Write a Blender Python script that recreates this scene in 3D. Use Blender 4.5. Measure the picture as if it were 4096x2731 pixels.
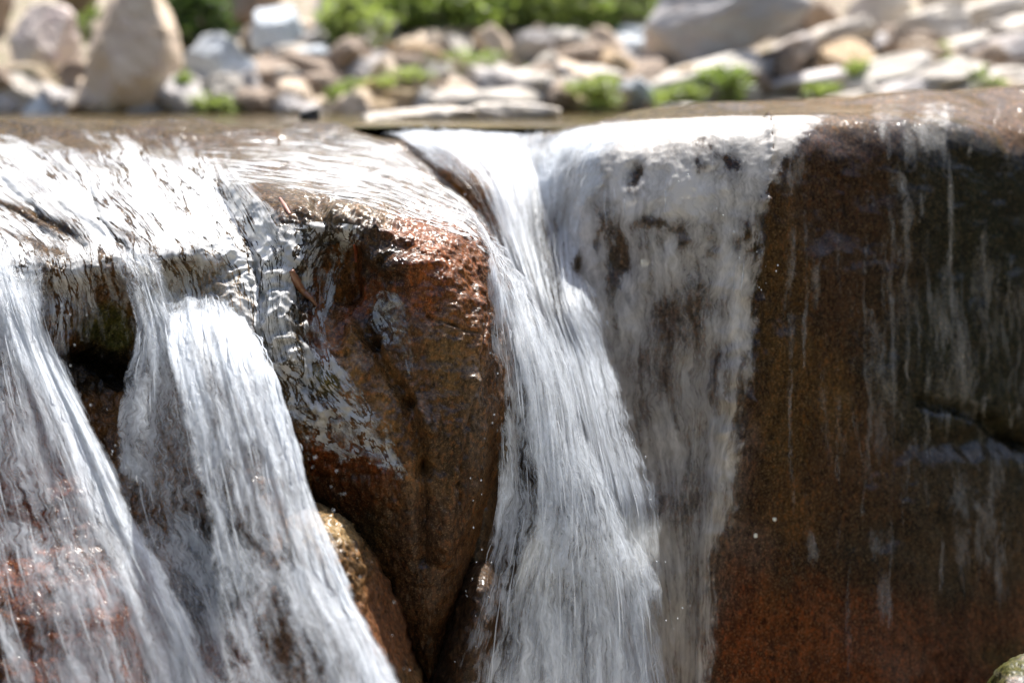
import bpy, math, random
import numpy as np
from mathutils import Vector, Matrix
from mathutils.bvhtree import BVHTree

R = math.radians
random.seed(7); rng = np.random.default_rng(7)
scene = bpy.context.scene
for o in list(bpy.data.objects): bpy.data.objects.remove(o)

# ------------------------------------------------------------------ camera
LENS, W, H = 50.0, 1024.0, 682.0
FPX = LENS / 36.0 * W
CAMZ = 0.04
PITCH = math.atan((341 - 100) / FPX)
cam_d = bpy.data.cameras.new('camera'); cam = bpy.data.objects.new('camera', cam_d)
scene.collection.objects.link(cam); scene.camera = cam
cam.location = (0, 0, CAMZ); cam.rotation_euler = (R(90) - PITCH, 0, 0)
cam_d.lens = LENS; cam_d.sensor_width = 36; cam_d.clip_start = 0.02; cam_d.clip_end = 500
cam_d.dof.use_dof = True; cam_d.dof.focus_distance = 1.76; cam_d.dof.aperture_fstop = 2.0
# ------------------------------------------------------------------ world + sun
SUN_EL, SUN_AZ = 64.0, 18.0     # azimuth measured from +Y (away from the camera) towards +X
world = bpy.data.worlds.new("World"); scene.world = world; world.use_nodes = True
wn = world.node_tree; wn.nodes.clear()
sky = wn.nodes.new('ShaderNodeTexSky'); sky.sky_type = 'NISHITA'; sky.sun_disc = False
sky.air_density = .9; sky.dust_density = 2.5; sky.ozone_density = .6; sky.sun_elevation = R(SUN_EL); sky.sun_rotation = R(SUN_AZ)
bg = wn.nodes.new('ShaderNodeBackground'); bg.inputs[1].default_value = 0.105
wo = wn.nodes.new('ShaderNodeOutputWorld')
wn.links.new(sky.outputs[0], bg.inputs[0]); wn.links.new(bg.outputs[0], wo.inputs[0])
sun_d = bpy.data.lights.new('sun', 'SUN'); sun_d.energy = 4.8; sun_d.angle = R(0.6); sun_d.color = (1, .965, .91)
sun = bpy.data.objects.new('sun', sun_d); scene.collection.objects.link(sun)
sd = Vector((math.sin(R(SUN_AZ)) * math.cos(R(SUN_EL)), math.cos(R(SUN_AZ)) * math.cos(R(SUN_EL)), math.sin(R(SUN_EL))))
sun.rotation_euler = sd.to_track_quat('Z', 'Y').to_euler(); sun.location = (0, 5, 6)
vs = scene.view_settings; vs.view_transform = 'Standard'; vs.look = 'None'; vs.gamma = 1; vs.exposure = 1.3
scene.cycles.transparent_max_bounces = 24; scene.cycles.max_bounces = 8
try:
    scene.cycles.sample_clamp_indirect = 6
except Exception: pass

# ------------------------------------------------------------------ maths helpers
CP, SP = math.cos(PITCH), math.sin(PITCH)
def unproj(px, py, Y):
    """pixel + distance along +Y -> world point (arrays welcome)"""
    px = np.asarray(px, float); py = np.asarray(py, float); Y = np.asarray(Y, float)
    dx = (px - W / 2) / FPX; dy = -(py - H / 2) / FPX
    ry = CP + dy * SP; rz = -SP + dy * CP
    t = Y / ry
    return np.stack([dx * t, Y, CAMZ + rz * t], -1)
def proj(P):
    P = np.asarray(P, float); d = P - np.array([0, 0, CAMZ])
    f = d[..., 1] * CP - d[..., 2] * SP; u = d[..., 1] * SP + d[..., 2] * CP
    return W / 2 + d[..., 0] / f * FPX, H / 2 - u / f * FPX

def _hash(ix, iy, iz, s):
    h = (ix * 374761393 + iy * 668265263 + iz * 2147483647 + s * 1274126177) & 0xffffffff
    h = ((h ^ (h >> 13)) * 1274126177) & 0xffffffff
    h = (h ^ (h >> 16)) & 0xffffffff
    return h / 4294967295.0
def vnoise(P, s=0):
    i = np.floor(P).astype(np.int64); f = P - i; f = f * f * f * (f * (f * 6 - 15) + 10); r = 0
    for a in (0, 1):
        for b in (0, 1):
            for c in (0, 1):
                w = (f[..., 0] if a else 1 - f[..., 0]) * (f[..., 1] if b else 1 - f[..., 1]) * (f[..., 2] if c else 1 - f[..., 2])
                r = r + w * _hash(i[..., 0] + a, i[..., 1] + b, i[..., 2] + c, s)
    return r * 2 - 1
def fbm(P, sc, oc=4, s=0, rough=.5):
    r = 0; a = 1; t = 0
    for k in range(oc):
        r = r + a * vnoise(P * sc * 2 ** k + 17.3 * k, s + k); t += a; a *= rough
    return r / t
def ridge(P, sc, oc=3, s=0):
    r = 0; a = 1; t = 0
    for k in range(oc):
        r = r + a * (1 - 2 * np.abs(vnoise(P * sc * 2 ** k + 9.1 * k, s + k))); t += a; a *= .5
    return r / t

def cr_resample(A, n):
    """Catmull-Rom along axis 0 to n samples"""
    m = A.shape[0]; t = np.linspace(0, m - 1, n); i = np.minimum(np.floor(t).astype(int), m - 2); f = t - i
    g = lambda k: A[np.clip(k, 0, m - 1)]
    p0, p1, p2, p3 = g(i - 1), g(i), g(i + 1), g(i + 2)
    p0 = np.where((i == 0).reshape((-1,) + (1,) * (A.ndim - 1)), 2 * p1 - p2, p0)
    p3 = np.where((i == m - 2).reshape((-1,) + (1,) * (A.ndim - 1)), 2 * p2 - p1, p3)
    f = f.reshape((-1,) + (1,) * (A.ndim - 1))
    return .5 * (2 * p1 + (p2 - p0) * f + (2 * p0 - 5 * p1 + 4 * p2 - p3) * f ** 2 + (3 * p1 - p0 - 3 * p2 + p3) * f ** 3)
def loft(net, nv, nu):
    A = np.array(net, float)
    return np.swapaxes(cr_resample(np.swapaxes(cr_resample(A, nv), 0, 1), nu), 0, 1)
def normals(P):
    du = np.gradient(P, axis=1); dv = np.gradient(P, axis=0)
    n = np.cross(du, dv); n /= np.linalg.norm(n, axis=-1, keepdims=True) + 1e-12
    return n
def smooth(x, a, b):
    t = np.clip((x - a) / (b - a), 0, 1); return t * t * (3 - 2 * t)

# ------------------------------------------------------------------ object helpers
def tag(o, label=None, cat=None, group=None, kind=None):
    if label: o['label'] = label
    if cat: o['category'] = cat
    if group: o['group'] = group
    if kind: o['kind'] = kind
    return o
def mesh_obj(name, verts, faces, mats, parent=None, smooth_=True, attrs=None, uv=None, midx=None, recentre=True):
    verts = np.asarray(verts, float).reshape(-1, 3)
    loc = np.array([verts[:, 0].mean(), verts[:, 1].mean(), verts[:, 2].min()]) if recentre and parent is None else np.zeros(3)
    me = bpy.data.meshes.new(name)
    me.from_pydata((verts - loc).tolist(), [], faces if isinstance(faces, list) else faces.tolist())
    for m in (mats if isinstance(mats, (list, tuple)) else [mats]): me.materials.append(m)
    if midx is not None: me.polygons.foreach_set('material_index', np.asarray(midx, np.int32))
    if smooth_: me.polygons.foreach_set('use_smooth', np.ones(len(me.polygons), bool))
    for k, v in (attrs or {}).items():
        v = np.asarray(v, np.float32)
        if v.ndim == 1:
            a = me.attributes.new(k, 'FLOAT', 'POINT'); a.data.foreach_set('value', v)
        else:
            a = me.attributes.new(k, 'FLOAT_COLOR', 'POINT')
            a.data.foreach_set('color', np.concatenate([v, np.ones((len(v), 1), np.float32)], 1).ravel())
    if uv is not None:
        a = me.attributes.new('flow', 'FLOAT_VECTOR', 'POINT')
        a.data.foreach_set('vector', np.concatenate([uv, np.zeros((len(uv), 1))], 1).astype(np.float32).ravel())
    me.update()
    o = bpy.data.objects.new(name, me); scene.collection.objects.link(o)
    o.location = loc
    if parent: o.parent = parent
    return o
def grid_faces(nv, nu, off=0):
    i = np.arange(nv - 1)[:, None] * nu + np.arange(nu - 1)[None]
    i = i.ravel() + off
    return np.stack([i, i + nu, i + nu + 1, i + 1], 1)

# ------------------------------------------------------------------ material helpers
class NT:
    def __init__(s, name):
        s.m = bpy.data.materials.new(name); s.m.use_nodes = True; s.t = s.m.node_tree; s.t.nodes.clear()
        s.out = s.n('ShaderNodeOutputMaterial')
    def n(s, ty, **kw):
        x = s.t.nodes.new(ty)
        for k, v in kw.items():
            if k.startswith('_'): setattr(x, k[1:], v)
            else:
                key = int(k[1:]) if k[0] == 'i' and k[1:].isdigit() else k.replace('__', ' ')
                s.put(x.inputs[key], v)
        return x
    def put(s, sock, v):
        if isinstance(v, bpy.types.NodeSocket): s.t.links.new(v, sock)
        elif isinstance(v, bpy.types.Node): s.t.links.new(v.outputs[0], sock)
        elif isinstance(v, tuple) and len(v) == 3 and sock.type == 'RGBA': sock.default_value = (*v, 1)
        else: sock.default_value = v
    def math(s, op, a, b=0.0, clamp=False):
        return s.n('ShaderNodeMath', _operation=op, _use_clamp=clamp, i0=a, i1=b).outputs[0]
    def noise(s, vec, scale, detail=4, rough=.55, dist=0.0):
        return s.n('ShaderNodeTexNoise', Vector=vec, Scale=scale, Detail=detail, Roughness=rough, Distortion=dist).outputs[0]
    def mapping(s, vec, sc, loc=(0, 0, 0)):
        return s.n('ShaderNodeMapping', Vector=vec, Scale=sc, Location=loc).outputs[0]
    def ramp(s, fac, a, b, lo=0.0, hi=1.0):
        return s.n('ShaderNodeMapRange', _clamp=True, Value=fac, i1=a, i2=b, i3=lo, i4=hi).outputs[0]
    def mix(s, fac, a, b, mode='MIX'):
        x = s.n('ShaderNodeMix', _data_type='RGBA', _blend_type=mode)
        s.put(x.inputs[0], fac); s.put(x.inputs[6], a); s.put(x.inputs[7], b); return x.outputs[2]

def wet_rock(name, grain=1.0, coat=1.0, coat_rough=.22, ripple=(40, 8, 1), ripple_h=.004, speck=.5, fine=.0012, rough=.65, rot=0.0, face=.07, fcoat=.3):
    s = NT(name)
    tc = s.n('ShaderNodeTexCoord').outputs['Object']
    col = s.n('ShaderNodeAttribute', _attribute_name='tint').outputs[0]
    fl = s.n('ShaderNodeAttribute', _attribute_name='flow').outputs['Vector']
    fl0 = fl
    fl = s.n('ShaderNodeMapping', Vector=fl, Rotation=(0, 0, rot)).outputs[0]
    nz = s.n('ShaderNodeSeparateXYZ', Vector=s.n('ShaderNodeNewGeometry').outputs['Normal']).outputs[2]
    top = s.ramp(nz, .35, .8, face, 1.0)
    n1 = s.noise(tc, 14 * grain, 5, .6)
    n2 = s.noise(tc, 90 * grain, 5, .65)
    n3 = s.noise(tc, 420 * grain, 3, .7)
    c = s.mix(s.ramp(n1, .3, .7), s.mix(1.0, col, (.55, .5, .45), 'MULTIPLY'), s.mix(1.0, col, (1.35, 1.3, 1.2), 'MULTIPLY'))
    c = s.mix(s.ramp(n2, .55, .72, 0, .65), c, s.mix(1.0, col, (2.4, 2.0, 1.5), 'MULTIPLY'))
    c = s.mix(s.ramp(n2, .48, .34, 0, .85), c, s.mix(1.0, col, (.22, .2, .2), 'MULTIPLY'))
    c = s.mix(s.ramp(n3, .54, .68, 0, speck), c, s.mix(.55, s.mix(1.0, col, (3.5, 3, 2.4), 'MULTIPLY'), (.32, .22, .11)))
    n4 = s.noise(s.mapping(tc, (1, 1, .6)), 200 * grain, 4, .7)
    c = s.mix(s.ramp(n4, .53, .66, 0, .8 * speck), c, s.mix(1.0, col, (3.4, 2.3, 1.5), 'MULTIPLY')); c = s.mix(s.ramp(n4, .47, .36, 0, .8), c, s.mix(1.0, col, (.25, .2, .18), 'MULTIPLY'))
    st = s.noise(s.mapping(fl0, (55, 5, 1)), 1.0, 4, .6)
    c = s.mix(s.ramp(st, .5, .32, 0, .55), c, s.mix(1.0, c, (.45, .4, .36), 'MULTIPLY')); c = s.mix(s.ramp(st, .55, .72, 0, .5), c, s.mix(1.0, c, (1.7, 1.5, 1.2), 'MULTIPLY'))
    # height: grit under the water film
    h = s.math('ADD', s.math('MULTIPLY', n2, 1.0), s.math('MULTIPLY', n3, .35))
    b = s.n('ShaderNodeBump', Strength=1.0, Distance=fine * 2.2, Height=h)
    r1 = s.noise(s.mapping(fl, ripple), 1.0, 5, .6, .35)
    r2 = s.noise(s.mapping(fl, (ripple[0] * 3.4, ripple[1] * 3.0, 1)), 1.0, 3, .6, .2)
    rh = s.math('ADD', r1, s.math('MULTIPLY', r2, .22))
    gv = s.noise(s.mapping(fl, (ripple[0] * .9, ripple[1] * .75, 1), (7, 3, 0)), 1.0, 4, .55, .6)
    groove = s.ramp(s.math('ABSOLUTE', s.math('SUBTRACT', gv, .5)), .0, .035)
    rh = s.math('ADD', rh, s.math('MULTIPLY', groove, .30))
    rh = s.math('MULTIPLY', rh, top)
    rh = s.math('ADD', rh, s.math('MULTIPLY', n2, .10))
    cb = s.n('ShaderNodeBump', Strength=1.0, Distance=ripple_h, Height=rh)
    p = s.n('ShaderNodeBsdfPrincipled')
    s.put(p.inputs['Base Color'], c); s.put(p.inputs['Roughness'], rough); s.put(p.inputs['Normal'], b)
    s.put(p.inputs['Coat Weight'], s.math('MULTIPLY', s.ramp(nz, .1, .6, fcoat, 1.0), coat)); p.inputs['Coat Roughness'].default_value = coat_rough
    p.inputs['Coat IOR'].default_value = 1.4; p.inputs['Specular IOR Level'].default_value = .05
    s.put(p.inputs['Coat Normal'], cb)
    s.put(s.out.inputs[0], p); return s.m

def dry_rock(name, a, b, c, sc=6.0):
    s = NT(name); tc = s.n('ShaderNodeTexCoord').outputs['Object']
    info = s.n('ShaderNodeObjectInfo').outputs['Random']
    off = s.n('ShaderNodeVectorMath', _operation='ADD', i0=tc, i1=s.n('ShaderNodeCombineXYZ', X=s.math('MULTIPLY', info, 30)).outputs[0]).outputs[0]
    n1 = s.noise(off, sc, 6, .6); n2 = s.noise(off, sc * 6, 5, .65)
    n3 = s.noise(s.mapping(off, (1, 1, 3)), sc * 2, 4, .6)
    col = s.mix(s.ramp(n1, .35, .65), a, b); col = s.mix(s.ramp(n3, .5, .68, 0, .75), col, c)
    col = s.mix(s.ramp(n2, .45, .32, 0, .35), col, tuple(x * .45 for x in a))
    col = s.mix(s.ramp(n2, .6, .75, 0, .6), col, tuple(min(.75, x * 1.6) for x in b))
    bm = s.n('ShaderNodeBump', Strength=.8, Distance=.012, Height=s.math('ADD', n1, s.math('MULTIPLY', n2, .4)))
    p = s.n('ShaderNodeBsdfPrincipled'); s.put(p.inputs['Base Color'], col); p.inputs['Roughness'].default_value = .8
    s.put(p.inputs['Normal'], bm); s.put(s.out.inputs[0], p); return s.m

def foam_mat(name, su=70, sv=3.0, k=1.5, lo=.2, hi=1.15, amax=.93, col=(.83, .88, .94), seed=0.0, glare=.25, bump=.004):
    s = NT(name)
    fl = s.n('ShaderNodeAttribute', _attribute_name='flow').outputs['Vector']
    d = s.n('ShaderNodeAttribute', _attribute_name='dens').outputs['Fac']
    wob = s.n('ShaderNodeVectorMath', _operation='ADD', i0=fl,
              i1=s.n('ShaderNodeCombineXYZ', X=s.math('ADD', s.math('MULTIPLY', s.math('SUBTRACT', s.noise(fl, 8, 3), .5), .075), s.math('MULTIPLY', s.math('SUBTRACT', s.noise(fl, 45, 3), .5), .02))).outputs[0]).outputs[0]
    sv = sv * 2.0
    a = s.noise(s.mapping(wob, (su, sv, 1), (seed, seed, seed)), 1, 4, .6, .2)
    b = s.noise(s.mapping(wob, (su * 3.3, sv * 2.6, 1), (seed + 5, 0, 0)), 1, 4, .6)
    c = s.noise(s.mapping(wob, (su * .22, sv * 1.3, 1), (0, seed + 3, 0)), 1, 4, .6, .5)
    g = s.noise(s.mapping(wob, (su * 4.5, su * .9, 1), (1, seed, 0)), 1, 3, .6)
    st = s.math('ADD', s.math('MULTIPLY', a, .28), s.math('ADD', s.math('MULTIPLY', b, .12), s.math('ADD', s.math('MULTIPLY', c, .38), s.math('MULTIPLY', g, .22))))
    v = s.math('ADD', d, s.math('MULTIPLY', s.math('SUBTRACT', st, .5), k * 2))
    al = s.ramp(v, lo, hi, 0, amax)
    al = s.math('MULTIPLY', al, s.ramp(d, 0, .12))
    bp = s.n('ShaderNodeBump', Strength=1.0, Distance=bump, Height=st)
    p = s.n('ShaderNodeBsdfPrincipled'); p.inputs['Base Color'].default_value = (*col, 1)
    p.inputs['Roughness'].default_value = .38; s.put(p.inputs['Normal'], bp); p.inputs['IOR'].default_value = 1.33
    tl = s.n('ShaderNodeBsdfTranslucent', Color=(*col, 1)); s.put(tl.inputs['Normal'], bp)
    foam = s.n('ShaderNodeMixShader', i0=.38, i1=p, i2=tl)
    gl = s.n('ShaderNodeBsdfGlossy', Color=(1, 1, 1, 1), Roughness=.16); s.put(gl.inputs['Normal'], bp)
    tr = s.n('ShaderNodeBsdfTransparent')
    fr = s.n('ShaderNodeFresnel', IOR=1.33); s.put(fr.inputs['Normal'], bp)
    film = s.n('ShaderNodeMixShader', i1=tr, i2=gl)
    s.put(film.inputs[0], s.math('MULTIPLY', s.math('MULTIPLY', fr, s.ramp(d, .02, .2)), glare, True))
    fin = s.n('ShaderNodeMixShader', i1=film, i2=foam); s.put(fin.inputs[0], al)
    s.put(s.out.inputs[0], fin); return s.m

def strand_mat():
    s = NT('foam_strand')
    p = s.n('ShaderNodeBsdfPrincipled'); p.inputs['Base Color'].default_value = (.86, .9, .95, 1)
    p.inputs['Roughness'].default_value = .3
    tl = s.n('ShaderNodeBsdfTranslucent', Color=(.86, .9, .95, 1)); tr = s.n('ShaderNodeBsdfTransparent')
    m1 = s.n('ShaderNodeMixShader', i0=.4, i1=p, i2=tl)
    a = s.n('ShaderNodeAttribute', _attribute_name='dens').outputs['Fac']
    m2 = s.n('ShaderNodeMixShader', i1=tr, i2=m1); s.put(m2.inputs[0], a)
    s.put(s.out.inputs[0], m2); return s.m
STRAND = strand_mat()

# ------------------------------------------------------------------ foreground rock builder
def tint_field(px, py, P, base, spots):
    """rock colour zones: list of (px,py,rx,ry,(r,g,b)[,strength])"""
    w = np.ones(px.shape)[..., None] * .25; c = w * np.array(base)
    jx = 34 * fbm(P, 14, 5, 41, .62); jy = 44 * fbm(P, 14, 5, 51, .62)
    for sp in spots:
        x, y, rx, ry, col = sp[:5]; st = sp[5] if len(sp) > 5 else 2.0
        kx, ky = min(1, rx / 30), min(1, ry / 30); g = st * np.exp(-((px + jx * kx - x) / rx) ** 2 - ((py + jy * ky - y) / ry) ** 2)[..., None]; g = g ** 1.8
        w = w + g; c = c + g * np.array(col)
    return c / w
def rock_surface(name, net, nv, nu, mat, base, spots=(), dents=(), amp=(.006, .0025), back=.35, seed=0, uvs=(1, 1), cracks=(), rug=None, parent=None, calm=()):
    G = loft(net, nv, nu)
    px, py, Y = G[..., 0], G[..., 1], G[..., 2]
    P = unproj(px, py, Y); n = normals(P)
    if n[nv // 2, nu // 2, 1] > 0: n = -n
    d = amp[0] * fbm(P, 9, 3, seed) * 1.6 + amp[1] * ridge(P, 38, 3, seed + 9) + amp[1] * .8 * fbm(P, 120, 3, seed + 21)
    if rug is not None:      # extra roughness in places
        for (x, y, rx, ry, a, sc) in rug:
            g = np.exp(-((px - x) / rx) ** 2 - ((py - y) / ry) ** 2)
            d = d + a * g * (ridge(P, sc, 3, seed + 33) + .5 * fbm(P, sc * 2.3, 2, seed + 5))
    for (x, y, rx, ry, dep) in dents:
        jx = 7 * fbm(P, 25, 2, 3); jy = 7 * fbm(P, 25, 2, 8)
        d = d - dep * np.exp(-((px + jx - x) / rx) ** 2 - ((py + jy - y) / ry) ** 2)
    jx = 3 * fbm(P, 60, 3, 13); jy = 3 * fbm(P, 60, 3, 18)
    for (pts, wd, dep) in cracks:
        for (x0, y0), (x1, y1) in zip(pts[:-1], pts[1:]):
            L2 = (x1 - x0) ** 2 + (y1 - y0) ** 2
            t = np.clip(((px + jx - x0) * (x1 - x0) + (py + jy - y0) * (y1 - y0)) / L2, 0, 1)
            dist = np.hypot(px + jx - x0 - t * (x1 - x0), py + jy - y0 - t * (y1 - y0))
            d = d - dep * np.exp(-(dist / wd) ** 2)
    q = np.zeros_like(px)
    for (x, y, rx, ry, a) in calm: q = np.maximum(q, a * np.exp(-(np.abs(px - x) / rx) ** 4 - (np.abs(py - y) / ry) ** 4))
    d = d - q * (amp[1] * ridge(P, 38, 3, seed + 9) + amp[1] * .8 * fbm(P, 120, 3, seed + 21))
    Q = P + n * d[..., None]
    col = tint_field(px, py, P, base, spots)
    uu, vv = np.meshgrid(np.linspace(0, uvs[0], nu), np.linspace(0, uvs[1], nv))
    # close the body behind: a ring shifted back from the border, so the rock has thickness
    V = Q.reshape(-1, 3); F = grid_faces(nv, nu).tolist()
    border = [j for j in range(nu)] + [i * nu + nu - 1 for i in range(1, nv)] + [(nv - 1) * nu + j for j in range(nu - 2, -1, -1)] + [i * nu for i in range(nv - 2, 0, -1)]
    off = len(V); ring = V[border] * np.array([1, 1, 1]) + np.array([0, back, -.03])
    cen = ring.mean(0, keepdims=True); V = np.concatenate([V, ring, cen]); nb = len(border)
    for a in range(nb):
        b = (a + 1) % nb
        F.append([border[a], border[b], off + b, off + a]); F.append([off + a, off + b, off + nb])
    col = col.reshape(-1, 3); col = np.concatenate([col, col[border], col[:1]])
    uv = np.stack([uu.ravel(), vv.ravel()], 1); uv = np.concatenate([uv, uv[border], uv[:1]])
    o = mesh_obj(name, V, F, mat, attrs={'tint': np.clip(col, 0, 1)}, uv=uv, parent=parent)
    SOLID.append((Q.reshape(-1, 3), grid_faces(nv, nu).tolist()))
    return o
SOLID = []

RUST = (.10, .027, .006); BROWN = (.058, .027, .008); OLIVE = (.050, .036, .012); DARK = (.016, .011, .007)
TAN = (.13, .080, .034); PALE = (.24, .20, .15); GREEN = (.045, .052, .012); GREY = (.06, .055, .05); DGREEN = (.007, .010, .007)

# --- left ledge boulder: flat tilted top that glares, brink, shaded face behind the left falls
Lr = [
 # back, crest, top a, top b, brink, under-brink, face ...
 [(-110,140,2.75),(0,140,2.75),(70,140,2.75),(130,140,2.75),(185,140,2.75),(225,142,2.75),(262,150,2.75)],
 [(-110,117,2.42),(0,119,2.42),(70,120,2.42),(130,122,2.42),(185,123,2.42),(230,124,2.42),(275,128,2.42)],
 [(-110,136,2.22),(0,137,2.22),(70,138,2.22),(130,139,2.22),(185,141,2.22),(235,143,2.22),(275,152,2.25)],
 [(-110,172,2.03),(0,172,2.03),(70,172,2.03),(130,171,2.03),(180,170,2.03),(218,172,2.02),(250,185,2.1)],
 [(-110,210,1.90),(0,212,1.90),(70,208,1.90),(130,205,1.90),(185,203,1.90),(222,206,1.90),(252,215,1.98)],
 [(-110,240,1.80),(0,243,1.80),(60,240,1.80),(125,240,1.80),(185,238,1.80),(232,234,1.81),(262,240,1.88)],
 [(-110,270,1.745),(0,268,1.745),(60,262,1.745),(120,264,1.76),(180,258,1.755),(240,255,1.765),(268,262,1.82)],
 [(-110,320,1.74),(0,315,1.74),(60,305,1.74),(115,300,1.78),(172,290,1.775),(235,285,1.74),(270,290,1.77)],
 [(-110,380,1.72),(0,375,1.71),(60,365,1.73),(110,355,1.80),(170,330,1.76),(235,318,1.70),(272,320,1.73)],
 [(-110,450,1.68),(0,450,1.68),(65,440,1.69),(120,420,1.74),(180,400,1.70),(245,385,1.66),(292,385,1.72)],
 [(-110,530,1.62),(5,530,1.62),(80,520,1.62),(140,510,1.66),(200,500,1.63),(268,490,1.60),(315,490,1.68)],
 [(-110,620,1.55),(20,620,1.55),(95,610,1.55),(165,610,1.58),(230,610,1.56),(300,610,1.53),(345,610,1.62)],
 [(-110,760,1.46),(30,760,1.46),(110,760,1.46),(180,760,1.50),(260,760,1.48),(340,760,1.45),(400,760,1.55)],
]
m_ledge = wet_rock('wet_ledge_rock', coat=.6, coat_rough=.2, ripple=(7, 34, 1), ripple_h=.0060, rot=-.5)
rock_surface('ledge_boulder', Lr, 460, 360, m_ledge, BROWN,
  spots=[(100,190,150,64,(.048,.030,.012),4),(60,124,220,8,(.050,.034,.010),6),(220,290,40,40,PALE,2),(105,330,18,16,GREEN,2.5),(105,368,26,17,(.008,.006,.004),6),  # near-black spot puts the shade of the overhung cavity into the colour
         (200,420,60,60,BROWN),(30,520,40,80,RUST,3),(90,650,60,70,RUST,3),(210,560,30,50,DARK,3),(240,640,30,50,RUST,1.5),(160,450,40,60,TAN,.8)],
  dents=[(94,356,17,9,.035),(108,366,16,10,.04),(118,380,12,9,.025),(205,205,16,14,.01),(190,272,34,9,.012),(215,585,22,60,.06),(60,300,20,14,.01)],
  cracks=[([(205,165),(216,190),(236,220),(250,245),(262,290),(275,330)],3,.005),([(85,170),(97,215),(125,245),(150,270)],2.2,.006),
          ([(20,148),(60,170),(80,185)],1.6,.003),([(0,178),(40,215),(80,235)],3.5,.008),([(60,205),(110,235)],2.2,.005),([(-10,200),(40,228),(85,240)],2.4,.006)],
  amp=(.010, .0032), seed=3, uvs=(1.1, 1.3), calm=[(90,185,170,72,.8)], rug=[(105,365,30,22,.012,60),(230,280,40,50,.010,55),(150,450,60,90,.007,30)])

# --- centre boulder: heart-shaped brown rock between the two falls
Cr = [
 [(150,140,2.9),(230,142,2.9),(290,142,2.9),(330,144,2.9),(372,150,2.85),(392,160,2.85),(400,190,2.9)],
 [(175,126,2.46),(228,125,2.46),(288,126,2.46),(330,127,2.46),(370,131,2.44),(398,142,2.44),(405,175,2.6)],
 [(190,140,2.36),(238,141,2.28),(298,143,2.28),(345,146,2.26),(392,152,2.25),(428,168,2.25),(438,200,2.45)],
 [(195,160,2.20),(246,163,2.06),(306,166,2.06),(358,171,2.06),(412,181,2.05),(458,197,2.06),(470,225,2.3)],
 [(200,182,2.06),(250,188,1.90),(312,194,1.89),(368,203,1.88),(425,214,1.88),(478,222,1.92),(492,248,2.15)],
 [(215,215,1.98),(258,207,1.83),(316,208,1.79),(376,222,1.77),(432,235,1.76),(487,246,1.83),(502,262,2.05)],
 [(230,258,1.90),(264,240,1.775),(322,236,1.755),(382,248,1.73),(438,262,1.725),(492,272,1.79),(506,284,2.02)],
 [(245,305,1.85),(274,290,1.735),(328,285,1.755),(386,296,1.72),(440,305,1.70),(497,312,1.77),(508,320,2.0)],
 [(255,350,1.80),(284,345,1.69),(334,343,1.70),(388,350,1.685),(440,355,1.675),(494,358,1.74),(506,362,1.98)],
 [(268,405,1.71),(294,402,1.67),(340,402,1.665),(390,405,1.655),(440,410,1.655),(490,412,1.72),(502,412,1.95)],
 [(280,465,1.72),(308,462,1.68),(350,462,1.665),(392,465,1.65),(436,468,1.65),(480,470,1.71),(494,470,1.93)],
 [(300,530,1.74),(330,530,1.70),(365,530,1.68),(398,530,1.66),(434,532,1.655),(468,534,1.71),(482,534,1.92)],
 [(330,610,1.76),(355,610,1.73),(384,610,1.70),(410,610,1.68),(432,610,1.675),(452,612,1.72),(466,612,1.90)],
 [(370,690,1.78),(388,690,1.76),(404,690,1.73),(418,690,1.71),(430,690,1.70),(440,690,1.73),(450,690,1.9)],
 [(390,770,1.8),(400,770,1.79),(412,770,1.76),(422,770,1.74),(430,770,1.74),(438,770,1.76),(446,770,1.9)],
]
m_centre = wet_rock('wet_brown_boulder', coat_rough=.2, ripple=(14, 80, 1), ripple_h=.0036, speck=.65, rot=-.35, face=.16)
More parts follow.
